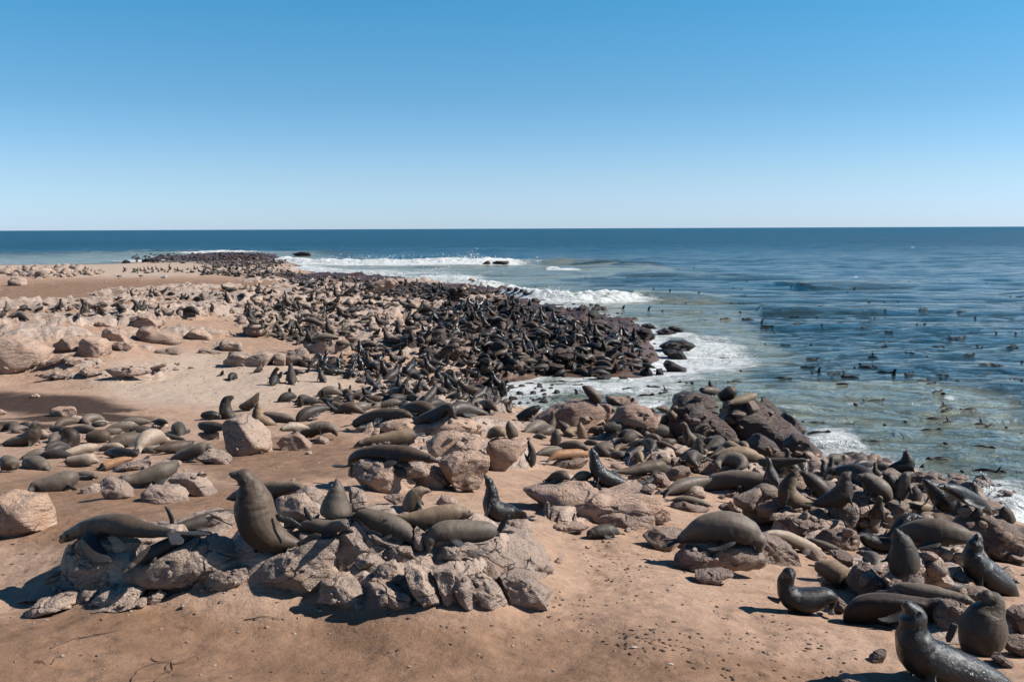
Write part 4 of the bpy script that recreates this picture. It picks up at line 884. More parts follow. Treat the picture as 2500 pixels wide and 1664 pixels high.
# tile | coat, wetness | mode g lying / v upright, dorsal hint, flags | ground pixel | spine tail->nose x,y,r[,depth m] | raised flippers | label
CUSTOM = """
L|black,.9|v|1450,1590|2290,1690,50 2160,1620,125 1930,1520,165 1700,1430,185 1510,1330,185 1445,1190,150 1440,1080,120 1445,1000,102 1400,940,62 1355,915,22||big wet black seal at the lower right corner with head raised
L|brown,.3|v c f|2000,1340|2010,1330,90 2000,1270,160 2020,1140,190 2050,1030,165 2085,950,115 2090,890,90 2040,862,58 1968,850,20|2100,1060,30 2090,1150,62 2130,1250,60 2165,1310,25;1790,1080,38 1765,1140,40 1740,1200,38 1730,1240,25|brown seal twisting to scratch with a broad flipper beside the big wet seal
L|brown,.2|g|1050,1110|945,1090,45 960,1020,92 1060,960,118 1210,950,122 1400,960,112 1550,965,96 1640,945,84 1720,950,52 1788,955,16||brown seal lying stretched with its sharp muzzle to the right, by the bottom group
L|grey,.2|g|1500,885|1275,815,35 1340,805,62 1450,815,74 1600,835,72 1750,865,60 1870,890,48 1960,915,14||dark grey seal lying flat just behind the long brown one
L|dark,.3|g f s|1700,840|2010,850,20 1950,830,38 1850,805,52 1700,770,55 1570,735,42 1470,710,28 1395,698,10||dark flat seal lying farthest back below the black upright one
L|black,.85|v|520,1003|770,950,22 780,880,50 720,860,82 620,885,105 520,895,110 430,855,95 398,775,74 405,710,68 425,678,58,-.06 445,700,22,-.16|430,960,30 460,1020,34 500,1060,30 555,1100,14;350,900,28 300,885,26 245,860,14|glossy black young seal standing alone on the sand with raised head and shadow
L|tan,.1|g|800,770|655,605,35 700,620,66 780,650,90 860,690,90 910,715,76 945,735,30|965,640,18 1030,660,24 1110,700,10|pale grey seal dozing on a rock with its face toward the viewer
L|dark,.2|v c|1370,690|1375,690,70 1370,640,116 1370,550,122 1358,450,96 1330,370,66 1308,325,46 1298,300,16||dark seal sitting upright seen from behind, nose up, centre of the right group
L|black,.9|v|1960,735|2300,905,25 2260,850,62 2180,770,100 2060,690,124 1965,600,116 1940,510,90 1955,430,66 1970,380,42 1968,345,12||wet black seal with its nose straight up at the right edge
L|black,.6|v|1200,490|1000,345,22 1080,400,60 1200,430,76 1300,395,86 1340,320,76 1365,255,62 1410,218,52 1470,210,34 1528,210,10||wet ruffled seal raising its head in profile to the right, between grey rocks
L|brown,.15|v|1640,350|1540,250,40 1600,260,90 1700,270,100 1790,245,94 1830,180,64 1832,120,44 1820,72,14||brown seal lifting its chin to the sky behind the wet ruffled one
L|pale,.05|g|520,500|220,340,14 300,345,36 400,375,56 500,420,60 600,465,56 660,488,40 712,490,12||long pale seal stretched on its side, head low, left of the grey rocks
L|grey,.1|g f|760,510|600,395,22 700,440,40 800,475,36 865,478,12||grey seal half hidden behind the long pale one
K|grey,.15|g s|1500,600|1250,520,32 1330,480,62 1430,435,102 1560,412,118 1680,425,116 1790,475,100 1850,535,66 1856,580,42 1850,608,14||large grey seal arched over a rock, head hanging
H|tan,.1|v|430,1135|610,1105,30 530,1100,62 435,1060,88 412,990,76 438,920,56 465,870,42 490,835,26 505,812,8||tan upright seal showing its back at the left of the shoreline row
H|dark,.3|v|690,1050|750,1040,45 690,995,76 625,930,66 572,880,46 540,862,30 512,872,10||dark seal leaning left just behind the tan upright one
H|brown,.2|v|870,1130|640,1110,30 740,1085,62 850,1040,88 880,970,70 886,910,50 905,870,38 938,848,10||brown seal with rusty chest pointing its nose up in the shoreline row
H|grey,.15|v|1220,1100|1250,1070,40 1195,1010,82 1120,950,82 1060,902,56 1010,895,36 972,914,10||grey seal stooping left in the middle of the shoreline row
H|grey,.2|v|1340,1065|1325,1060,50 1350,1000,62 1370,930,56 1392,880,42 1430,862,24 1453,855,8||grey seal upright with pointed muzzle to the right in the shoreline row
H|dark,.4|v f|1290,1040|1300,1020,45 1265,940,60 1222,880,46 1185,862,16||dark seal between the stooping and the pointed-muzzle seals
H|dark,.3|v|1400,838|1235,832,30 1330,812,56 1396,790,62 1396,735,48 1390,692,30 1402,662,10||dark seal standing tall at the very edge of the water
H|black,.95|v|1690,1185|1770,1160,60 1700,1090,86 1632,1010,76 1572,950,46 1542,925,28 1518,902,8||shiny black seal with a white streak of sun on its back near the splash
H|black,.6|g|1880,1120|2065,1150,15 2000,1110,46 1900,1060,66 1800,1012,66 1710,972,38 1652,968,12||black seal lying lengthwise beside the breaking splash
H|tan,.1|g|1500,1180|1355,1105,12 1450,1125,40 1550,1150,52 1660,1185,30||tan back of a seal lying below the shiny black one
H|dark,.3|v f|1965,1225|1950,1230,40 1975,1192,42 2000,1160,30 2025,1158,10||dark seal head peeping over the big rock at the right
H|brown,.2|v c f|2215,1240|2225,1260,66 2208,1190,56 2196,1145,36 2194,1118,12||brown seal looking out to sea at the far right edge
H|dark,.3|v c f|1450,1080|1448,1085,60 1460,1020,52 1462,975,30 1466,952,8||small dark seal facing away under the pointed-muzzle seal
G|grey,.15|g s|2000,1010|1760,1010,42 1830,955,86 1950,922,88 2100,920,86 2250,932,68 2360,935,52 2425,962,30 2445,978,10|2040,960,22 2020,1030,20 1985,1095,10|big dull grey seal lying on a rock left of the shoreline row
H|dark,.2|g|300,820|565,752,15 450,762,36 330,778,52 230,772,46 170,745,16||dark seal lying below the tall sea rock
H|rust,.1|g|500,830|335,815,20 450,792,36 600,790,36 700,778,12||rusty brown seal lying beside the dark one below the sea rock
H|grey,.15|g|800,780|920,770,20 880,740,42 800,745,50 740,760,30 690,770,10|880,740,16 890,700,22 900,680,10|grey curled seal raising a flipper by the water
H|black,.9|v|900,880|990,860,20 930,870,52 860,860,56 820,830,46 790,800,34 770,790,10||glossy black seal crouching beside the shoreline row
H|dark,.5|g|1050,810|960,790,20 1010,775,36 1060,780,36 1110,800,14||dark seal flat on the rock next to the tall edge seal
H|dark,.3|g|1170,835|1130,830,25 1140,800,32 1175,785,36 1215,800,32 1215,830,14||dark seal curled tight beside the tall edge seal
M|brown,.25|v|800,1355|1250,1215,35 1130,1185,85 980,1150,155 820,1080,232 705,960,268 645,800,264 622,650,246 600,520,200 565,405,152 505,335,116 405,308,78 318,302,24|930,800,40 960,860,52 1080,885,46 1230,955,18;1180,1205,45 1290,1160,62 1400,1095,60 1490,1075,20|huge upright bull seal on the foreground outcrop with its nose lifted to the left
M|tan,.1|g s|900,640|240,700,30 330,640,70 500,560,102 800,500,118 1000,488,112 1150,468,84 1240,490,54 1292,515,14||tan seal lying directly behind the huge upright bull
J|grey,.1|v c|690,520|690,505,85 690,470,120 690,410,108 695,340,76 700,270,46 694,212,12||grey seal sitting seen from behind, nose up, just right of the bull
J|grey,.15|g s|560,650|400,580,12 450,575,46 540,572,62 640,590,62 700,578,56 748,570,46,-.12 768,582,16,-.25|505,530,20 470,480,26 448,425,12|grey seal curled on its side with a blue-grey flipper raised, right of the bull
J|grey,.2|g s|1050,640|838,490,18 900,490,52 1000,530,82 1100,560,86 1190,600,76 1250,640,62 1280,690,36 1290,718,12||dark grey seal asleep with its head sagging to the right, centre of the outcrop
J|tan,.05|g s|1450,600|1150,500,14 1260,520,52 1400,510,77 1530,480,74 1620,468,62 1690,470,36 1742,482,12||tan seal lying on its belly behind the two sleeping grey ones
J|grey,.1|g s|1650,695|1925,610,32 1850,612,72 1720,615,87 1600,610,87 1500,622,82 1430,662,62 1410,722,36 1405,772,12|1935,620,24 1970,560,30 2022,488,12|smooth grey seal sleeping head down with dark tail flipper raised
J|tan,.1|v|1280,480|1240,480,50 1265,430,76 1288,355,66 1332,312,46 1382,305,26 1424,310,8||tan seal sitting hunched with its muzzle to the right near the sharp stone
J|black,.9|v|1900,535|2135,515,22 2030,475,62 1925,462,86 1882,405,72 1882,330,54 1872,272,42 1856,226,32 1826,186,8|2060,470,22 2120,470,22 2140,510,18 2060,545,10|shiny blue-black seal twisting upward on the right end of the outcrop
F|brown,.3|g s|1150,765|858,800,18 890,740,46 980,702,62 1100,690,72 1230,698,77 1340,702,70 1430,718,52 1510,742,32 1587,766,8|880,770,24 870,830,20 872,885,8|long brown seal asleep across the pale outcrop, head to the right
F|black,.35|g p|1250,895|1335,872,28 1270,850,48 1210,838,46 1170,850,32 1145,866,10||small black pup resting on the pale outcrop below the long brown seal
F|tan,.1|g|1150,628|1392,540,46 1300,560,63 1180,580,62 1070,590,52 980,605,39 920,625,26 886,642,8||tan seal asleep on sand, head to the left, above the long brown one
F|brown,.2|g s|1050,450|900,455,40 1000,412,56 1130,382,62 1250,375,52 1310,380,43 1372,396,12|1090,440,18 1060,480,20 1015,522,8|brown seal lying on a ledge with one flipper hanging down
F|dark,.35|g s|1560,440|1395,440,32 1480,412,52 1580,370,56 1650,325,46 1690,325,36 1712,370,14|1695,370,24 1730,430,30 1795,505,10|dark seal draped over a boulder with a long flipper hanging right
F|grey,.1|v|540,598|375,545,22 480,520,52 580,490,57 660,478,51 712,492,42 742,528,20 752,556,8|570,520,24 548,560,20 540,602,12|grey seal walking right on its fore flippers beside the pyramid rock
F|grey,.1|g|300,440|150,380,34 250,400,46 340,410,38 416,424,10||grey seal lying behind the tall pale boulder
F|tan,.1|v|160,465|245,465,20 170,440,50 105,410,52 95,350,39 100,310,28 106,276,8||upright seal with pale-banded chest behind the tall pale boulder
F|pale,.1|g|400,520|290,500,18 360,480,39 440,480,36 536,490,10||pale grey seal lying between the boulder and the walking seal
F|dark,.3|g|500,425|425,435,30 480,375,50 560,340,42 640,325,30 695,320,10||dark seal flopped behind the pyramid rock
F|tan,.1|g|2060,575|1998,560,25 2030,530,45 2070,515,50 2115,535,42 2130,565,16||tan seal curled asleep on the right shoulder of the pale outcrop
F|brown,.2|v c|2180,560|2200,560,45 2180,510,46 2165,460,30 2160,420,10||brown seal sitting behind the curled one on the pale outcrop
E|grey,.15|v|200,468|30,450,22 120,432,46 220,412,63 272,370,63 286,320,50 302,286,35 340,280,10||grey seal propped up at the left end of the sleeping group
E|grey,.1|g|450,835|628,720,18 605,720,52 560,738,80 480,770,86 370,790,72 280,800,48 252,835,24 256,862,8|555,790,22 610,815,22 655,832,8|plump grey seal asleep with its nose on the sand below the sleeping group
E|grey,.3|g p|700,745|615,690,14 670,705,36 740,715,41 775,716,30 782,722,10||small grey pup curled beside the plump sleeping seal
E|grey,.1|g s|1180,800|985,735,30 1080,750,52 1200,722,72 1320,680,82 1400,645,62 1432,615,40 1448,600,12||grey seal hauling itself between boulders with head up to the right
I|brown,.35|g s|1000,490|1300,465,32 1200,455,47 1080,440,67 950,410,87 820,395,82 700,412,73 590,450,61 510,492,46 460,530,12||long dark brown seal sprawled on the rocks at the left, head down
E|dark,.3|g s|1600,1150|1910,1010,28 1800,1040,56 1650,1090,62 1500,1125,46 1405,1125,14|1415,1110,24 1410,1060,26 1385,1000,22 1355,955,12|dark seal on its back waving a black flipper, left of the bull
I|dark,.4|g s|1150,690|1465,480,22 1380,505,52 1250,560,57 1100,630,51 1000,700,30 925,760,8||dark seal lying in the shadow of the huge bull
I|dark,.3|g p|1300,910|1490,810,18 1410,860,55 1300,872,52 1200,860,42 1130,850,52 1098,895,32 1098,932,8||small dark seal curled in a hollow at the front of the outcrop
E|grey,.2|g|80,680|30,560,32 65,598,62 98,628,62 108,662,24||striped grey seal sleeping head-on at the left edge
E|grey,.2|g|330,660|215,600,46 290,610,71 360,640,56 405,668,16||fat grey seal lying next to the striped one
E|grey,.1|g|300,570|185,570,22 260,542,40 330,525,41 378,552,12||grey seal resting its chin on the fat one
E|brown,.25|v|560,480|490,480,40 560,450,82 592,390,62 545,350,46 478,362,14||brown seal rearing and scratching in the middle of the sleeping group
E|pale,.1|g|650,540|470,575,26 560,530,37 650,500,42 750,482,46 812,470,12||light grey seal lying slantwise in the sleeping group
E|pale,.2|g|700,635|548,590,38 640,590,52 740,580,57 820,602,22||silvery seal asleep at the front of the sleeping group
E|brown,.2|g|820,440|715,405,42 780,390,57 860,390,57 930,412,22||dark brown round-backed seal in the sleeping group
E|pale,.05|g|930,500|815,492,12 880,480,33 960,470,36 1026,482,12||almost white seal back in the sleeping group
E|black,.5|g|1000,565|868,525,20 950,520,46 1050,530,46 1135,532,24|1128,525,18 1140,480,20 1132,430,14|black seal with a fan of flipper raised in the sleeping group
E|rust,.15|g|900,655|838,645,42 920,612,42 1020,580,31 1108,568,10||rusty seal flank at the front right of the sleeping group
E|grey,.1|g|680,355|555,332,18 660,325,36 740,330,36 806,342,10||grey seal at the back of the sleeping group
E|dark,.2|g|490,355|418,322,22 500,330,37 568,335,18|412,320,14 418,285,16 428,250,8|dark seal with a thin black flipper up at the back of the sleeping group
E|pale,.1|g|350,410|330,350,30 350,375,42 385,375,38 415,355,14||pale seal lying against the propped grey one
E|grey,.1|v|1080,430|1040,430,30 1080,400,36 1100,360,28 1115,330,10||grey seal lifting its nose at the right of the sleeping group
E|dark,.2|g|1340,415|1150,385,12 1250,380,39 1360,390,36 1470,410,26 1526,418,8||long dark seal stretched out above the white one
E|pale,.0|g|1330,460|1255,435,12 1320,425,39 1380,420,31 1410,430,12||white-backed seal lying alone between the group and the tall boulder
E|brown,.2|g|1430,525|1275,492,18 1400,480,51 1510,460,46 1596,430,16||brown seal lying left of the tall boulder
E|grey,.25|g|1600,600|1415,575,26 1530,540,56 1640,500,66 1720,480,51 1766,490,14|1560,560,20 1555,590,18 1550,615,8|glossy grey seal sprawled against the foot of the tall boulder
E|black,.3|g p|1320,290|1256,266,12 1310,265,28 1350,270,22 1385,276,8||black pup lying on the flat pale stone
E|dark,.3|v|1870,245|1915,245,38 1862,195,56 1850,132,46 1872,82,36 1930,58,8||dark seal sitting tall on the beach above the tall boulder
E|tan,.1|v|2070,175|1970,145,22 2040,130,43 2090,90,36 2112,50,22 2133,16,6||tan seal stretching its neck beside the dark tall one
E|dark,.3|g|1750,350|1842,315,26 1760,310,46 1670,300,40 1642,275,12||dark seal curled left of the tall boulder
E|black,.5|g|1740,250|1655,215,26 1740,210,37 1830,220,14||black seal lying at the feet of the dark tall one
G|black,.9|v|930,962|1185,968,14 1110,950,37 1000,920,67 910,880,73 862,810,59 845,740,46 836,692,35 818,652,8|880,900,24 895,940,20 915,958,10|wet black seal rearing up on the crest of the pale slab
K|dark,.25|g p|650,503|795,465,18 770,450,34 720,442,50 650,452,50 592,470,39 568,495,12|690,430,18 735,455,20 772,482,8|dark pup lying alone on the sand below the pale slab
G|brown,.15|g|560,930|455,912,14 530,880,41 600,880,46 648,915,14||round-backed seal asleep at the left of the pale slab crest
G|tan,.1|g|750,910|665,912,18 740,880,43 840,872,26||tan seal behind the wet rearing one
G|brown,.15|g|1250,860|1005,842,14 1130,840,36 1260,812,51 1370,800,57 1425,815,38 1455,835,12||brown seal lying with its face to the right above the grey rock shelf
G|grey,.15|v|1690,722|1560,725,26 1635,705,50 1692,672,49 1702,612,38 1718,572,28 1768,564,6||grey seal sitting tall among the sleepers, nose to the right
G|rust,.1|g|640,740|468,752,12 540,712,41 640,700,43 740,700,41 806,712,10|620,720,16 605,760,18 588,790,8|golden brown seal lying on a low ledge
G|grey,.15|g|680,680|540,640,18 620,630,41 720,635,43 806,665,14||dark grey seal behind the golden brown one
G|grey,.15|g|450,715|375,702,18 450,680,39 540,662,30 586,660,8||grey seal lying at the left of the inlet sleepers
G|brown,.2|g|900,690|815,685,22 900,652,50 970,640,46 992,655,14||brown seal on its side in the inlet sleepers
G|dark,.4|v|320,795|320,790,38 330,735,40 332,680,32 312,620,22 298,578,8||dark seal upright at the right shoulder of the pale outcrop
G|dark,.3|v c|520,630|520,635,38 530,570,43 532,515,30 530,488,8||dark seal facing the low boulder ridge
G|brown,.2|v c|640,545|645,545,38 612,490,41 572,452,26 552,418,8||brown seal leaning on the low boulder ridge
G|tan,.1|v c|745,572|752,575,38 740,512,39 730,462,26 736,430,8||tan upright seal in front of the low boulder ridge
G|dark,.4|v|1265,565|1285,565,48 1235,512,46 1210,462,30 1188,428,8||dark open-mouthed seal below the boulder ridge
G|brown,.25|v|850,285|885,275,34 852,232,49 812,190,43 776,160,32 738,138,8||big brown seal sitting on top of the low boulder ridge against the inlet
G|tan,.05|g s|2080,290|1950,285,18 2050,262,41 2140,230,36 2182,208,10||sandy blond seal lying on the tall sea rock
G|brown,.2|v|1940,255|1870,235,38 1945,205,57 1990,165,46 2012,138,12||brown seal hunched on top of the tall sea rock
G|brown,.2|g|1800,210|1725,175,26 1780,180,38 1850,190,36 1898,205,12||brown seal curled on top of the tall sea rock
G|dark,.3|v|1800,150|1805,150,24 1798,125,20 1795,100,12 1796,84,5||dark head looking up behind the curled seal on the sea rock
G|black,.7|v|280,430|225,425,50 300,372,52 370,325,32 416,305,8||black seal lunging right beside the white inlet foam
G|tan,.1|v|1490,440|1540,430,40 1500,400,46 1480,360,34 1500,335,10||blond seal with raised flippers against the tall sea rock
G|grey,.2|g|1580,990|1445,1012,26 1550,962,57 1680,932,52 1810,902,22||grey seal behind the big dull grey one
G|grey,.15|g p|1650,1105|1475,1080,12 1580,1070,31 1700,1090,31 1815,1132,8||slim grey young seal lying flat on a small rock below the big dull grey one
"""
customs, supports = [], []
deps = refresh()
for ln in CUSTOM.strip().splitlines():
    z, coat, mode, base, sp, fl, lab = ln.split('|')
    sc = ZONE[z][2]; cname, wetv = coat.split(','); md = mode.split()
    bx, by = zp(z, *map(float, base.split(','))); H0 = hit_y(bx, by)
    pts = [list(map(float, q.split(','))) for q in sp.split()]
    P = []
    mean_r = np.mean([q[2] for q in pts]) / sc * H0[1] / F_PX
    for q in pts: P.append([*zp(z, q[0], q[1]), q[2] / sc, q[3] if len(q) > 3 else 0.0])
    P = np.array(P); Yb = H0[1] + mean_r * 0.75; Yk = np.full(len(P), Yb)
    if md[0] == 'g':
        hy = []
        for x, y, r, _ in P:
            h = hit(x, min(y + r * 0.85, 1660)); hy.append(h[1] if h is not None and 0.55 < h[1] / H0[1] < 1.7 else np.nan)
        hy = np.array(hy); ok = ~np.isnan(hy); xs = np.arange(len(P))
        inl = np.hypot(np.diff(P[:, 0]).sum(), np.diff(P[:, 1]).sum()) * H0[1] / F_PX
        if ok.sum() >= 3:
            a, b = np.polyfit(xs[ok], hy[ok], 1); lim = 0.75 * inl / (len(P) - 1); a = np.clip(a, -lim, lim); Yk = Yb + a * (xs - xs.mean())
    Sp = np.array([[*on_plane(x, y, Y + d), r * (Y + d) / F_PX] for (x, y, r, d), Y in zip(P, Yk)])
    if 's' in md:                                            # the rock this seal rests on
        cr = P[(P[:, 2] > P[:, 2].max() * .35)]; xs_ = np.linspace(cr[:, 0].min(), cr[:, 0].max(), 7); o_ = np.argsort(cr[:, 0])
        top = np.interp(xs_, cr[o_, 0], cr[o_, 1] + cr[o_, 2] * .72); bot = max(by, top.max()) + 26
        supports.append(([(x, y) for x, y in zip(xs_, top)] + [(xs_[-1] + 8, bot), (xs_.mean(), bot + 6), (xs_[0] - 8, bot)], float(Yk.mean()) + .10))
    extra = []
    if fl:
        for one in fl.split(';'):
            q = [list(map(float, w.split(','))) for w in one.split()]
            Yf = Yb - mean_r * 0.9
            extra.append(([on_plane(*zp(z, x, y), Yf) for x, y, w in q], [w / sc * Yf / F_PX for x, y, w in q]))
    dors = np.array((0, -1.0, 0.15)) if 'c' in md else np.array((0, 0, 1.0))
    if md[0] == 'v' and 'c' not in md:                       # upright: the back faces away from where the nose points
        dx = Sp[-1, 0] - Sp[0, 0]; dors = np.array((0, 0, 1.0)) if abs(Sp[1, 2] - Sp[0, 2]) < abs(Sp[1, 0] - Sp[0, 0]) * 1.5 else np.array((-np.sign(dx), 0, 0.3))
    gz = (Sp[:, 2] - Sp[:, 3]).min() if md[0] == 'g' else min(H0[2], (Sp[:, 2] - Sp[:, 3]).min() + 0.05)
    nflip = len(extra)
    o = build_seal(Sp, dors, gz, extra, 'p' in md, True, fore=(nflip < 2 and not ('f' in md)), hind=True, flat=1.0 if md[0] == 'g' else 0.0)
    o.fold = 1.0 if md[0] == 'v' else 0.3
    o.label, o.coat, o.wet, o.H0, o.Y = lab, cname, float(wetv), H0, Yb
    customs.append(o)

for k, (pl_, Yf) in enumerate(supports):
    C, v, f = poly_rock(None, pl_, 4000 + k, 4, 0.30, 0.01, Yf)
    o = link(bpy.data.objects.new('rock', make_mesh('rock', v, f, MAT_ROCK)), ground); o.location = C; o.color = (.93, .9, .88, .05)
# poses for the crowd: spine tail->nose (x forward, y left, z up, radius) of a 1.4 m seal
POSE = dict(
 sit=[(-.42, 0, .07, .05), (-.26, 0, .13, .13), (-.04, 0, .22, .20), (.10, 0, .40, .17), (.15, 0, .57, .115), (.17, 0, .70, .085), (.25, 0, .78, .090), (.37, 0, .79, .03)],
 sit_up=[(-.42, 0, .07, .05), (-.26, 0, .13, .13), (-.04, 0, .22, .20), (.10, 0, .40, .17), (.14, 0, .57, .115), (.15, 0, .70, .085), (.21, 0, .80, .088), (.31, 0, .88, .03)],
 sit_back=[(-.40, .05, .07, .05), (-.26, .02, .13, .13), (-.04, 0, .22, .20), (.08, -.02, .40, .17), (.06, -.06, .57, .115), (.0, -.12, .69, .086), (-.06, -.21, .75, .088), (-.12, -.32, .73, .03)],
 walk=[(-.60, 0, .10, .05), (-.45, 0, .18, .12), (-.15, 0, .25, .17), (.15, 0, .34, .18), (.32, 0, .46, .14), (.42, 0, .58, .10), (.50, 0, .63, .085), (.62, 0, .62, .025)],
 prone=[(-.72, 0, .06, .04), (-.52, 0, .11, .11), (-.2, 0, .17, .18), (.1, 0, .19, .20), (.35, 0, .16, .16), (.5, 0, .12, .11), (.61, 0, .10, .09), (.75, 0, .05, .025)],
 bend=[(-.60, .26, .06, .04), (-.45, .12, .11, .11), (-.2, 0, .17, .18), (.08, -.03, .19, .20), (.32, .03, .16, .16), (.45, .12, .12, .11), (.53, .22, .10, .09), (.57, .36, .06, .025)],
 curl=[(-.30, .42, .06, .04), (-.42, .25, .11, .11), (-.35, .02, .17, .18), (-.10, -.12, .19, .20), (.16, -.04, .17, .16), (.26, .12, .13, .115), (.24, .25, .11, .09), (.14, .36, .06, .025)],
 raise_=[(-.66, 0, .06, .04), (-.48, 0, .11, .11), (-.2, 0, .17, .18), (.05, 0, .20, .20), (.25, 0, .28, .16), (.33, 0, .42, .115), (.40, 0, .51, .09), (.53, 0, .54, .025)],
 arch=[(-.55, 0, .05, .04), (-.42, 0, .14, .11), (-.2, 0, .26, .19), (.06, 0, .28, .20), (.28, .02, .20, .16), (.40, .05, .13, .11), (.46, .1, .10, .09), (.52, .2, .05, .025)])
SWIM = dict(
 h=([(-.25, 0, -.45, .12), (-.08, 0, -.22, .13), (.0, 0, -.02, .105), (.05, 0, .09, .09), (.13, 0, .12, .065), (.22, 0, .11, .022)], []),
 b=([(-.70, 0, -.14, .04), (-.42, 0, -.05, .11), (0, 0, .0, .15), (.32, 0, -.02, .12), (.48, 0, .03, .09), (.60, 0, .07, .075), (.74, 0, .05, .022)], []),
 f=([(-.60, .1, -.10, .05), (-.35, 0, -.02, .12), (0, 0, .0, .14), (.3, -.05, -.06, .10), (.45, -.1, -.12, .07)], [([(-.1, 0, .05), (-.13, .02, .22), (-.22, .04, .42), (-.3, .05, .52)], [.06, .075, .06, .02])]),
 u=([(-.22, 0, -.45, .12), (-.04, 0, -.15, .15), (.02, 0, .14, .125), (.05, 0, .30, .095), (.13, 0, .37, .08), (.26, 0, .37, .022)], []),
 j=([(-.60, 0, -.08, .05), (-.35, 0, -.04, .11), (0, 0, -.03, .12), (.35, 0, -.05, .10), (.55, 0, -.12, .05)], [([(-.55, 0, -.02), (-.62, 0, .1), (-.72, 0, .14)], [.05, .06, .03]), ([(.4, 0, 0), (.48, .02, .12), (.6, .03, .13)], [.05, .06, .025])]))
def template(pose, hi, extra=()):
    S = np.array(pose); swim = S[:, 2].min() < 0
    return build_seal(S, np.array((0, 0, 1.0)), -0.3 if swim else 0.0, extra, False, hi, fore=not swim, hind=not swim and hi, tf=0.55, flat=1.0 if S[:, 2].max() < .3 and not swim else 0.0)
TPL = {k: template(v, True) for k, v in POSE.items()}
TPL_LO = {k: template(v, False) for k, v in POSE.items()}
TPL_SW = {k: template(v, True, e) for k, (v, e) in SWIM.items()}

# grow every body into one continuous skin
todo = [(o, max(0.0105, o.Y / F_PX * 3.0)) for o in customs] + [(o, 0.026) for o in TPL.values()] + [(o, 0.026) for o in TPL_SW.values()]
tmp = []
for o, vox in todo:
    org = getattr(o, 'H0', np.zeros(3))
    me = make_mesh('body', o.V - org, o.F); t_ = link(bpy.data.objects.new('body', me))
    m = t_.modifiers.new('r', 'REMESH'); m.mode = 'VOXEL'; m.voxel_size = vox
    m = t_.modifiers.new('s', 'SMOOTH'); m.factor = 0.5; m.iterations = 4
    tmp.append(t_)
dg = refresh()
for (o, vox), t_ in zip(todo, tmp):
    me = bpy.data.meshes.new_from_object(t_.evaluated_get(dg)); me.name = 'seal'
    org = getattr(o, 'H0', np.zeros(3))
    v = np.empty(len(me.vertices) * 3, np.float32); me.vertices.foreach_get('co', v); v = v.reshape(-1, 3)
    at_ = seal_attrs(v + org, o); nr = np.empty(len(me.vertices) * 3, np.float32); me.vertex_normals.foreach_get('vector', nr); nr = nr.reshape(-1, 3)
    kk_ = np.clip((at_['along'] * o.s / o.L * (len(o.C) - 1)).round().astype(int), 0, len(o.C) - 1); rel_ = unit(v + org - o.C[kk_]) * 0 + (v + org - o.C[kk_])
    rel_ = rel_ / (np.linalg.norm(rel_, axis=1)[:, None] + 1e-6)
    fold_ = noise3(np.column_stack([at_['along'] * 15, (rel_ * o.B[kk_]).sum(1) * 1.5 + o.L * 7, (rel_ * o.N[kk_]).sum(1) * 1.5]))
    body_ = 1 - np.clip(at_['flipper'] * 2, 0, 1)
    dd_ = body_ * o.s * (0.0055 * fbm(v / o.s * 5 + o.L * 31, 3) * (1 - at_['head']) + 0.012 * np.minimum(fold_, .2) * at_['neck'])
    me.vertices.foreach_set('co', (v + nr * dd_[:, None]).astype(np.float32).ravel())
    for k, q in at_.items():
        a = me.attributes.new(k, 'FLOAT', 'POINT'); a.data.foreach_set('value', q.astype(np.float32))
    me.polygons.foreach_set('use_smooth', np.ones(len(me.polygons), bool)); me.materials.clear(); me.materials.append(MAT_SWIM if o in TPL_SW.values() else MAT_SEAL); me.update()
    o.me = me
for t_ in tmp:
    q = t_.data; bpy.data.objects.remove(t_); bpy.data.meshes.remove(q)

def coat_rgb(name, j=0.12):
    c = np.array(COAT[name]) * rng.uniform(1 - j, 1 + j); return c
_EY = make_mesh('eye', *ICO[2], MAT_EYE); _NO = make_mesh('nose', *ICO[2], MAT_NOSE)
_v, _f = ICO[2]; _EAR = make_mesh('ear', _v * np.array((1.0, .35, .35)), _f, MAT_NOSE)
for o in customs:
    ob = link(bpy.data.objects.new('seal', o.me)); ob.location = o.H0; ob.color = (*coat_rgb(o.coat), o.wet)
    tag(ob, o.label, 'seal', 'fur seals of the near colony')
    if o.Y < 22:
        n = len(o.C); arc = o.L * (1 - np.linspace(0, 1, n)); hs = o.s
        ke = int(np.argmin(np.abs(arc - 0.115 * hs))); kr = int(np.argmin(np.abs(arc - 0.215 * hs)))
        for sg in (-1, 1):
            e = link(bpy.data.objects.new('eye', _EY), ob); e.location = o.C[ke] + o.B[ke] * sg * o.r[ke] * 0.80 + o.N[ke] * o.r[ke] * 0.40 - o.H0; e.scale = (0.021 * hs,) * 3
            e = link(bpy.data.objects.new('ear', _EAR), ob); e.location = o.C[kr] + o.B[kr] * sg * o.r[kr] * 0.98 + o.N[kr] * o.r[kr] * 0.10 - o.H0
            e.scale = (0.035 * hs,) * 3; e.rotation_euler = Vector(-o.T[kr] - o.N[kr] * .4 + o.B[kr] * sg * .4).to_track_quat('X', 'Z').to_euler()
        e = link(bpy.data.objects.new('nose', _NO), ob); e.location = o.C[-1] - o.T[-1] * 0.008 * hs + o.N[-1] * .006 * hs - o.H0; e.scale = (0.021 * hs, 0.021 * hs, 0.017 * hs)

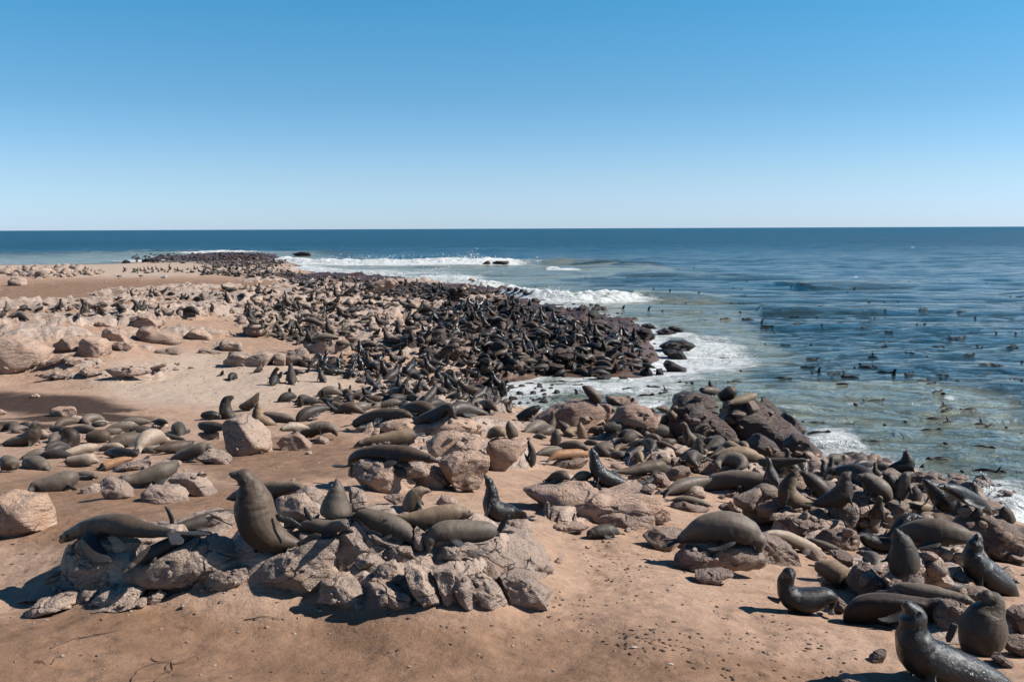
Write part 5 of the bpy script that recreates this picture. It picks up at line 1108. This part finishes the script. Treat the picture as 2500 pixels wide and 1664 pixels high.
# the crowd: outline in the picture, how many, share sitting up, coats, wetness, where
CROWD = [
 ('1000,765 1180,735 1300,760 1450,795 1560,830 1590,900 1480,915 1300,912 1180,905 1100,860 1020,815', 560, .33, 'black black black dark dark brown brown', .6, 'on the dark promontory', 'seals packed on the dark promontory'),
 ('640,655 760,672 900,684 1000,690 1100,697 1230,718 1300,752 1150,760 1000,742 850,722 720,695 640,680', 260, .4, 'black dark dark brown', .5, 'along the far shore', 'seals along the rocky far shore'),
 ('330,634 440,626 560,618 660,622 690,642 650,676 480,672 500,645 330,643', 330, .5, 'black dark dark brown', .3, 'on the far spit', 'seals on the far spit'),
 ('640,735 1000,742 1060,850 900,862 700,835 560,790', 150, .35, 'brown dark grey dark', .1, 'among the broken rocks', 'seals among the broken rocks'),
 ('720,890 900,865 1100,862 1250,925 1220,985 1000,975 880,940', 140, .5, 'black black dark dark brown grey', .6, 'between beach and inlet', 'seals between the beach and the inlet'),
 ('690,975 900,955 1240,985 1260,1010 1060,1015 760,1010', 62, .4, 'dark brown brown grey black', .35, 'lining the open sand', 'seals lining the open sand'),
 ('0,755 120,740 350,745 520,760 500,775 300,772 120,775 0,790', 34, .5, 'dark dark brown grey', .2, 'on the left terrace', 'seals on the left rock terrace'),
 ('280,715 560,705 900,712 1000,735 700,738 420,735', 50, .4, 'brown dark dark', .1, 'on the inland rock ridge', 'seals on the inland rock ridge'),
 ('300,657 480,655 500,666 300,668', 40, .85, 'dark brown', .1, 'in the distant beach row', 'seals in the distant beach row'),
 ('1290,1045 1480,1040 1700,1060 1900,1105 1850,1140 1600,1130 1350,1110', 75, .12, 'grey grey brown tan dark', .2, 'in the sleeping huddle', 'seals in the sleeping huddle'),
 ('1880,1140 2060,1130 2200,1165 2400,1240 2450,1330 2250,1330 2050,1280 1850,1200', 75, .42, 'dark dark brown black grey', .45, 'in the shoreline row', 'seals of the shoreline row'),
 ('20,1050 200,1032 330,1035 450,1055 480,1090 300,1118 60,1128', 20, .05, 'grey brown grey pale dark', .15, 'in the left sleeping group', 'seals of the left sleeping group'),
 ('1990,1270 2150,1255 2400,1290 2470,1380 2450,1500 2300,1480 2100,1400', 16, .2, 'dark brown black grey', .4, 'among the lower right rocks', 'seals among the lower right rocks'),
 ('520,915 660,900 880,905 860,935 700,945 560,930', 9, .9, 'black dark brown', .3, 'out on the open beach', 'seals on the open beach')]
deps = refresh()
spots = []; grid_ = {}
def crowded(p, dmin):
    k = (int(p[0] // 1), int(p[1] // 1))
    for a in (-1, 0, 1):
        for b in (-1, 0, 1):
            for q in grid_.get((k[0] + a, k[1] + b), ()):
                if np.hypot(q[0] - p[0], q[1] - p[1]) < dmin: return True
    grid_.setdefault(k, []).append(p); return False
for o in customs:
    for q in o.C[::8]: grid_.setdefault((int(q[0] // 1), int(q[1] // 1)), []).append(q)
for poly, n, up, coats, wt, where, grp in CROWD:
    pl = np.array([[float(a) for a in q.split(',')] for q in poly.split()]); lo, hi_ = pl.min(0), pl.max(0); got = tries = 0
    while got < n and tries < n * 9:
        tries += 1; x, y = rng.uniform(lo[0], hi_[0]), rng.uniform(lo[1], hi_[1])
        if not in_poly(np.array([x]), np.array([y]), pl)[0]: continue
        h = hit(x, y)
        if h is None or h[2] < 0.03 or h[1] > 330: continue
        if n > 120 and noise3(np.array([[h[0] * .22, h[1] * .16, 3.3]]))[0] + .35 < rng.uniform(0, .5): continue
        if crowded(h, 0.45 if n > 50 or n == 20 else 0.75): continue
        us = rng.uniform() < up
        pose = rng.choice(['sit', 'sit_up', 'sit_back', 'walk', 'raise_'], p=[.28, .27, .15, .15, .15]) if us else rng.choice(['prone', 'bend', 'curl', 'arch'], p=[.35, .3, .2, .15])
        coat = rng.choice(coats.split()); w = float(np.clip(wt + rng.uniform(-.35, .3), 0, 1))
        spots.append((h, pose, rng.uniform(0, 6.28), rng.choice([.45, .62, .80, 1.02], p=[.22, .3, .32, .16]) * rng.uniform(.93, 1.07) * (.72 if h[1] < 32 and us else .88), coat, w, where, grp)); got += 1
spots.sort(key=lambda s: s[0][1])
PH = dict(sit='sitting upright', sit_up='pointing its nose up', sit_back='sitting and looking backward', walk='propped on fore flippers', raise_='lying with head lifted', prone='lying stretched flat', bend='lying bent', curl='curled asleep', arch='slumped with arched back')
CN = dict(grey='grey', tan='tan', brown='brown', dark='dark', black='black', pale='pale', rust='rusty')
pending = []
def ordinal(n): return f"{n}{'th' if 10 <= n % 100 <= 20 else {1: 'st', 2: 'nd', 3: 'rd'}.get(n % 10, 'th')}"
def settle():
    """Alike ones are told apart by their order from the left of the picture."""
    by = {}
    for it in pending: by.setdefault(it[1], []).append(it)
    for lab, its in by.items():
        its.sort(key=lambda it: project([np.array(it[0].location)])[0][0])
        for k, (ob, l_, cat, grp) in enumerate(its): tag(ob, l_ if len(its) == 1 else f'{l_}, {ordinal(k + 1)} such from the left', cat, grp)
    pending.clear()
mv, mf, ma, off = [], [], {'along': [], 'flipper': [], 'head': [], 'neck': [], 'dorsal': [], 'tint': []}, 0
for k, (h, pose, yaw, sc, coat, w, where, grp) in enumerate(spots):
    col = coat_rgb(coat, .25)
    if k < 188:
        ob = link(bpy.data.objects.new('seal', TPL[pose].me)); ob.location = h - (0, 0, .02); ob.scale = (sc,) * 3; ob.rotation_euler = (rng.uniform(-.2, .2), rng.uniform(-.22, .12), yaw); ob.color = (*col, w)
        pending.append((ob, f'{CN[coat]} seal {PH[pose]} {where}', 'seal', grp))
    else:
        o = TPL_LO[pose]; c_, s_ = math.cos(yaw), math.sin(yaw); M = np.array(((c_, -s_, 0), (s_, c_, 0), (0, 0, 1))) @ np.array(Matrix.Rotation(rng.uniform(-.2, .12), 3, 'Y') @ Matrix.Rotation(rng.uniform(-.15, .15), 3, 'X')) * sc
        mv.append(o.V @ M.T + h - (0, 0, .02)); mf.append(o.F + off); off += len(o.V)
        if not hasattr(o, 'at'): o.at = seal_attrs(o.V, o)
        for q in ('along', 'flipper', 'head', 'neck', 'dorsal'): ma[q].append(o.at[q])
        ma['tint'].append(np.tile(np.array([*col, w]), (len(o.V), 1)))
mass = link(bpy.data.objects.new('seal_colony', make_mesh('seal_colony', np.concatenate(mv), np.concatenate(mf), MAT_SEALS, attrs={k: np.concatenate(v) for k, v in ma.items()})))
mass['kind'] = 'stuff'; mass['label'] = 'dense dark mass of far-off seals covering the shore rocks'; mass['category'] = 'seal crowd'

# seals in the water
SW = """D:200,768,u 240,808,b 690,803,h 1048,810,b 225,932,h 380,938,b 600,940,h 600,1060,b 560,1135,b 670,1175,u 610,1190,h 780,1192,b 895,1200,f 945,1222,b 960,1138,h 1018,1115,h 1070,1130,b 1110,1125,h 1195,1170,b 1285,1185,u 1425,1190,b 1450,1160,h 1670,1178,b 1680,1225,h 1510,1255,b 1575,1300,b 1800,1265,h 1635,1360,b 1680,1375,h 1710,1445,f 1735,1470,b 1910,1468,b 2275,1420,b 880,1318,b 1130,1410,j 978,1438,h 1430,890,b 1210,902,b 1190,950,h 1230,940,f 1640,963,b 1745,855,f 1755,875,b 1840,872,b 2130,855,h 2290,855,h 1980,930,h 2003,940,h 2250,945,b 2270,930,b 1890,1028,b 1555,1048,h 1430,1028,b 1130,1035,f 2030,1108,b 2090,1153,b 2160,1113,b 2330,1070,h 2290,1215,b 2330,1245,h 1210,678,h 1125,720,h 1535,668,b 1835,680,b 1085,608,h 675,658,b 650,738,h 450,718,b 505,712,h 230,718,h 55,618,h 15,605,h 440,470,h 960,480,u 655,512,h 1410,437,h 1595,448,b 1730,408,h 2305,545,b 1060,388,h 535,373,h 1455,288,h 75,425,h 35,490,h 2240,545,h 1210,605,h 1325,605,h 1470,790,h 1535,797,h 1230,843,b 300,842,h 365,1260,b 95,755,b 480,788,b 900,508,h 1150,512,b 1750,420,h 2045,440,h 1910,592,b 1950,725,h
C:1120,515,u 1465,540,u 1400,600,h 1500,617,h 1290,650,u 1080,640,u 1600,597,h 1720,662,h 2050,673,h 1970,605,h 1330,490,h 820,475,b 360,460,h 350,390,h 2250,800,b 1660,315,h 1530,330,h 1325,395,h 1120,405,h 1990,478,h 2100,425,h 1315,315,h 770,400,h 2055,1155,h 1900,1035,b 1400,665,h 2075,620,h 1700,565,h 1930,755,b 1130,1333,b 1350,1330,b 1430,1355,b 1435,1335,f 1540,1300,h 1610,1312,h 1655,1315,h 1245,1372,b 690,1290,b 700,1365,u 320,1265,b 120,1285,b 490,1300,h 570,1240,b 2000,1285,b 1580,330,h 960,240,h 1020,275,h 1750,330,h 1850,330,h
H:550,410,h 640,440,b 905,435,j 1215,445,h 1395,400,h 1565,510,b 1600,370,b 1745,385,f 2020,410,f 2090,440,b 2215,465,h 1720,608,h 2000,630,b 1680,705,b 1520,770,h 1860,820,h 2050,805,b 2120,812,f 1965,885,h 2040,1015,b 1110,590,b 650,545,b 2340,530,b 1070,745,h"""
SWN = dict(h='swimming seal head', b='floating seal back', f='seal raising a flipper', u='seal craning its neck', j='seal floating with flipper ends up')
for ln in SW.splitlines():
    z, txt = ln.split(':')
    for q in txt.split():
        x, y, k = q.split(','); px, py = zp(z, float(x), float(y)); p = at_drop(px, py + (4 if k in 'fu' else 1), EYE)
        ob = link(bpy.data.objects.new('swimming_seal', TPL_SW[k].me)); ob.location = p + (0, 0, wave_z(p) - 0.03); ob.rotation_euler = (rng.uniform(-.12, .12), rng.uniform(-.1, .1), rng.choice([0, math.pi]) + rng.uniform(-.7, .7))
        ob.scale = (rng.uniform(.5, .78) * (1 if p[1] < 70 else 1.15),) * 3; ob.color = (*coat_rgb('black', .3) * .7, .55)
        wh = ('far out in blue water' if p[1] > 75 else 'in the foamy inlet' if px < 1780 and py > 930 else 'off the promontory' if px < 1900 else 'in the murky shallows' if py > 1050 else 'in green-blue water')
        pending.append((ob, f'{SWN[k]} {wh}', 'swimming seal', f'swimming seals {wh}'))

settle()
# ------------------------------------------------------------------ spray thrown up by the waves
def spray(name, label, cx, cy, rx, ry, n, s0_, s1_, top, Y=None):
    v0, f0 = ICO[1]; V, F = [], []
    for k in range(n):
        g1, g2 = rng.normal(0, .45, 2); px, py = cx + rx * g1, cy + ry * abs(g2) * 0.2 + ry * 0.5
        p = at_drop(px, py, EYE) if Y is None else on_plane(px, py, Y + rng.normal(0, .4))
        p[2] = max(0, p[2]) + abs(rng.normal(0, .45)) ** 1.3 * top * math.exp(-(g1 / .6) ** 2)
        s = rng.uniform(0, 1) ** 2.5 * (s1_ - s0_) + s0_
        V.append(v0 * s * rng.uniform(.7, 1.4, 3) + p); F.append(f0 + k * len(v0))
    o = link(bpy.data.objects.new(name, make_mesh(name, np.concatenate(V), np.concatenate(F), MAT_FOAM))); o['kind'] = 'stuff'; o['label'] = label; o['category'] = 'spray'
spray('sea_spray', 'white droplets splashing at the rocks by the right edge', 2390, 1195, 170, 60, 1500, .006, .030, .75)
spray('sea_spray', 'burst of spray on the far breaker', 1155, 625, 60, 22, 350, .05, .16, 2.2)
spray('sea_spray', 'spray flung up behind the far shore rocks', 1070, 672, 110, 30, 900, .03, .10, 2.0)
spray('sea_spray', 'spray on the crest of the second breaker', 1360, 715, 90, 14, 400, .03, .07, 1.0)
spray('sea_spray', 'spray along the top of the far breaker', 1000, 630, 500, 14, 900, .05, .13, 1.6)
spray('sea_spray', 'froth at the corner of the tall sea rock', 2040, 1078, 80, 26, 350, .008, .03, .35)

# ------------------------------------------------------------------ droppings, weed, shells, gulls
v0, f0 = ICO[1]; V, F = [], []; c_ = 0
for cx, cy, rx, ry, n in [(1500, 1370, 110, 50, 60), (1500, 1400, 40, 30, 30), (1530, 1560, 60, 25, 40), (1640, 1570, 60, 30, 30), (1750, 1560, 230, 100, 110), (1640, 1420, 200, 80, 50), (1380, 1480, 60, 40, 30), (1900, 1600, 200, 70, 70), (600, 1560, 500, 90, 30), (1050, 1570, 300, 60, 20), (300, 930, 260, 25, 60), (600, 940, 160, 60, 60), (60, 1350, 120, 60, 20)]:
    for k in range(n):
        a, r = rng.uniform(0, 6.28), math.sqrt(rng.uniform(0, 1)); h = hit(cx + rx * r * math.cos(a), cy + ry * r * math.sin(a))
        if h is None or h[1] > 60: continue
        s = (.005 + .014 * rng.uniform() ** 2) * (1 if h[1] < 20 else 2.2); w = rng.uniform(0, 6.28); M = np.array(((math.cos(w), -math.sin(w), 0), (math.sin(w), math.cos(w), 0), (0, 0, 1)))
        V.append((v0 * (s * rng.uniform(1, 2.0), s, s * .55)) @ M.T + h); F.append(f0 + c_); c_ += len(v0)
o = link(bpy.data.objects.new('dried_droppings', make_mesh('dried_droppings', np.concatenate(V), np.concatenate(F), MAT_DUNG))); o['kind'] = 'stuff'; o['label'] = 'small dark dried droppings strewn over the sand'; o['category'] = 'droppings'

def strand(z, txt, w):
    P = np.array([hit_y(*zp(z, *map(float, q.split(',')))) + (0, 0, w * .9) for q in txt.split()]); S, L = resample(np.column_stack([P, np.full(len(P), w)]), 14)
    S[:, :3] += np.stack([noise3(S[:, :3] * 9 + k * 7) for k in range(3)], -1) * np.array((.02, .02, .008)) + (0, 0, .004)
    T, N, B = frames(S[:, :3], np.array((0, 0, 1.0))); r = np.linspace(w, w * .4, 14); return tube(S[:, :3], np.stack([r, r * .7], -1), B, N, 6)
def weed(label, z, lines, w):
    V, F, n = [], [], 0
    for t_ in lines:
        v, f = strand(z, t_, w); V.append(v); F.append(f + n); n += len(v)
    o = link(bpy.data.objects.new('dry_seaweed', make_mesh('dry_seaweed', np.concatenate(V), np.concatenate(F), MAT_WEED))); tag(o, label, 'seaweed')
weed('dry branching seaweed stalk half buried in the foreground sand', 'I', ['980,1590 1040,1490 1150,1450 1280,1430', '1280,1430 1250,1480 1270,1520', '1280,1430 1310,1470 1270,1515', '1130,1410 1200,1440 1280,1440', '1310,1450 1400,1430', '1150,1580 1230,1520 1290,1500'], .0055)
weed('thin dry weed scrap on the sand at the lower left', 'I', ['255,1440 300,1430 340,1455', '380,1450 430,1410 480,1400', '280,1420 300,1450'], .005)
weed('dark strand of dry weed trailing below the outcrop foot', 'I', ['380,1330 480,1290 600,1250', '600,1255 700,1240 760,1230', '700,1230 850,1205 900,1195'], .0055)
weed('curved weed stem lying below the outcrop at centre left', 'I', ['1840,1120 1930,1105 2000,1095 2110,1115'], .0055)
for z, x, y, s, lb in [('I', 348, 1118, .022, 'white shell fragment on the lower left sand'), ('J', 572, 1230, .028, 'small white shell just below the outcrop'), ('K', 915, 1325, .03, 'pointed pale shell on the sand at bottom centre'), ('K', 1195, 1450, .022, 'white feather-like bone sliver near the bottom edge')]:
    h = hit_y(*zp(z, x, y)); v, f = lump_rock(int(x), 2, .12); o = link(bpy.data.objects.new('shell', make_mesh('shell', v * np.array((1.2, .7, .4)) * s, f, MAT_BONE))); o.location = h + (0, 0, s * .25); tag(o, lb, 'shell')

def gull(z, x, y, yaw, lb):
    h = hit_y(*zp(z, x, y)); S = np.array([(-.24, 0, .20, .012), (-.12, 0, .22, .06), (.02, 0, .24, .085), (.12, 0, .27, .065), (.16, 0, .33, .04), (.19, 0, .37, .042), (.24, 0, .37, .012)])
    Rr, L = resample(S, 18); T, N, B = frames(Rr[:, :3], np.array((0, 0, 1.0))); V, F = tube(Rr[:, :3], np.stack([Rr[:, 3]] * 2, -1), B, N, 10)
    o = link(bpy.data.objects.new('gull', make_mesh('gull', V, F, MAT_GULLW))); o.location = h; o.rotation_euler = (0, 0, yaw); o.scale = (1.5,) * 3
    for sg in (-1, 1):
        v, f = paddle([(.1, sg * .06, .28), (-.02, sg * .09, .27), (-.16, sg * .07, .24), (-.3, sg * .04, .21)], [.05, .06, .05, .01], np.array((0, sg * 1.0, .4)))
        link(bpy.data.objects.new('wing', make_mesh('wing', v, f, MAT_GULLG)), o)
        v, f = paddle([(.02, sg * .03, .18), (.02, sg * .03, .08), (.03, sg * .03, 0)], [.008, .006, .008], np.array((1.0, 0, 0)))
        link(bpy.data.objects.new('leg', make_mesh('leg', v, f, MAT_BILL)), o)
    v, f = paddle([(.23, 0, .37), (.27, 0, .365), (.30, 0, .355)], [.014, .010, .004], np.array((0, 0, 1.0)))
    link(bpy.data.objects.new('bill', make_mesh('bill', v, f, MAT_BILL)), o); tag(o, lb, 'gull', 'gulls standing on the sand')
gull('A', 1350, 418, .4, 'white gull farthest right of three on the pale far beach')
gull('A', 1155, 405, 2.6, 'white gull in the middle of three on the pale far beach')
gull('A', 975, 408, 3.3, 'white gull farthest left of three on the pale far beach')
gull('B', 540, 448, 1.2, 'gull perched on a grey stone inland of the far shore')
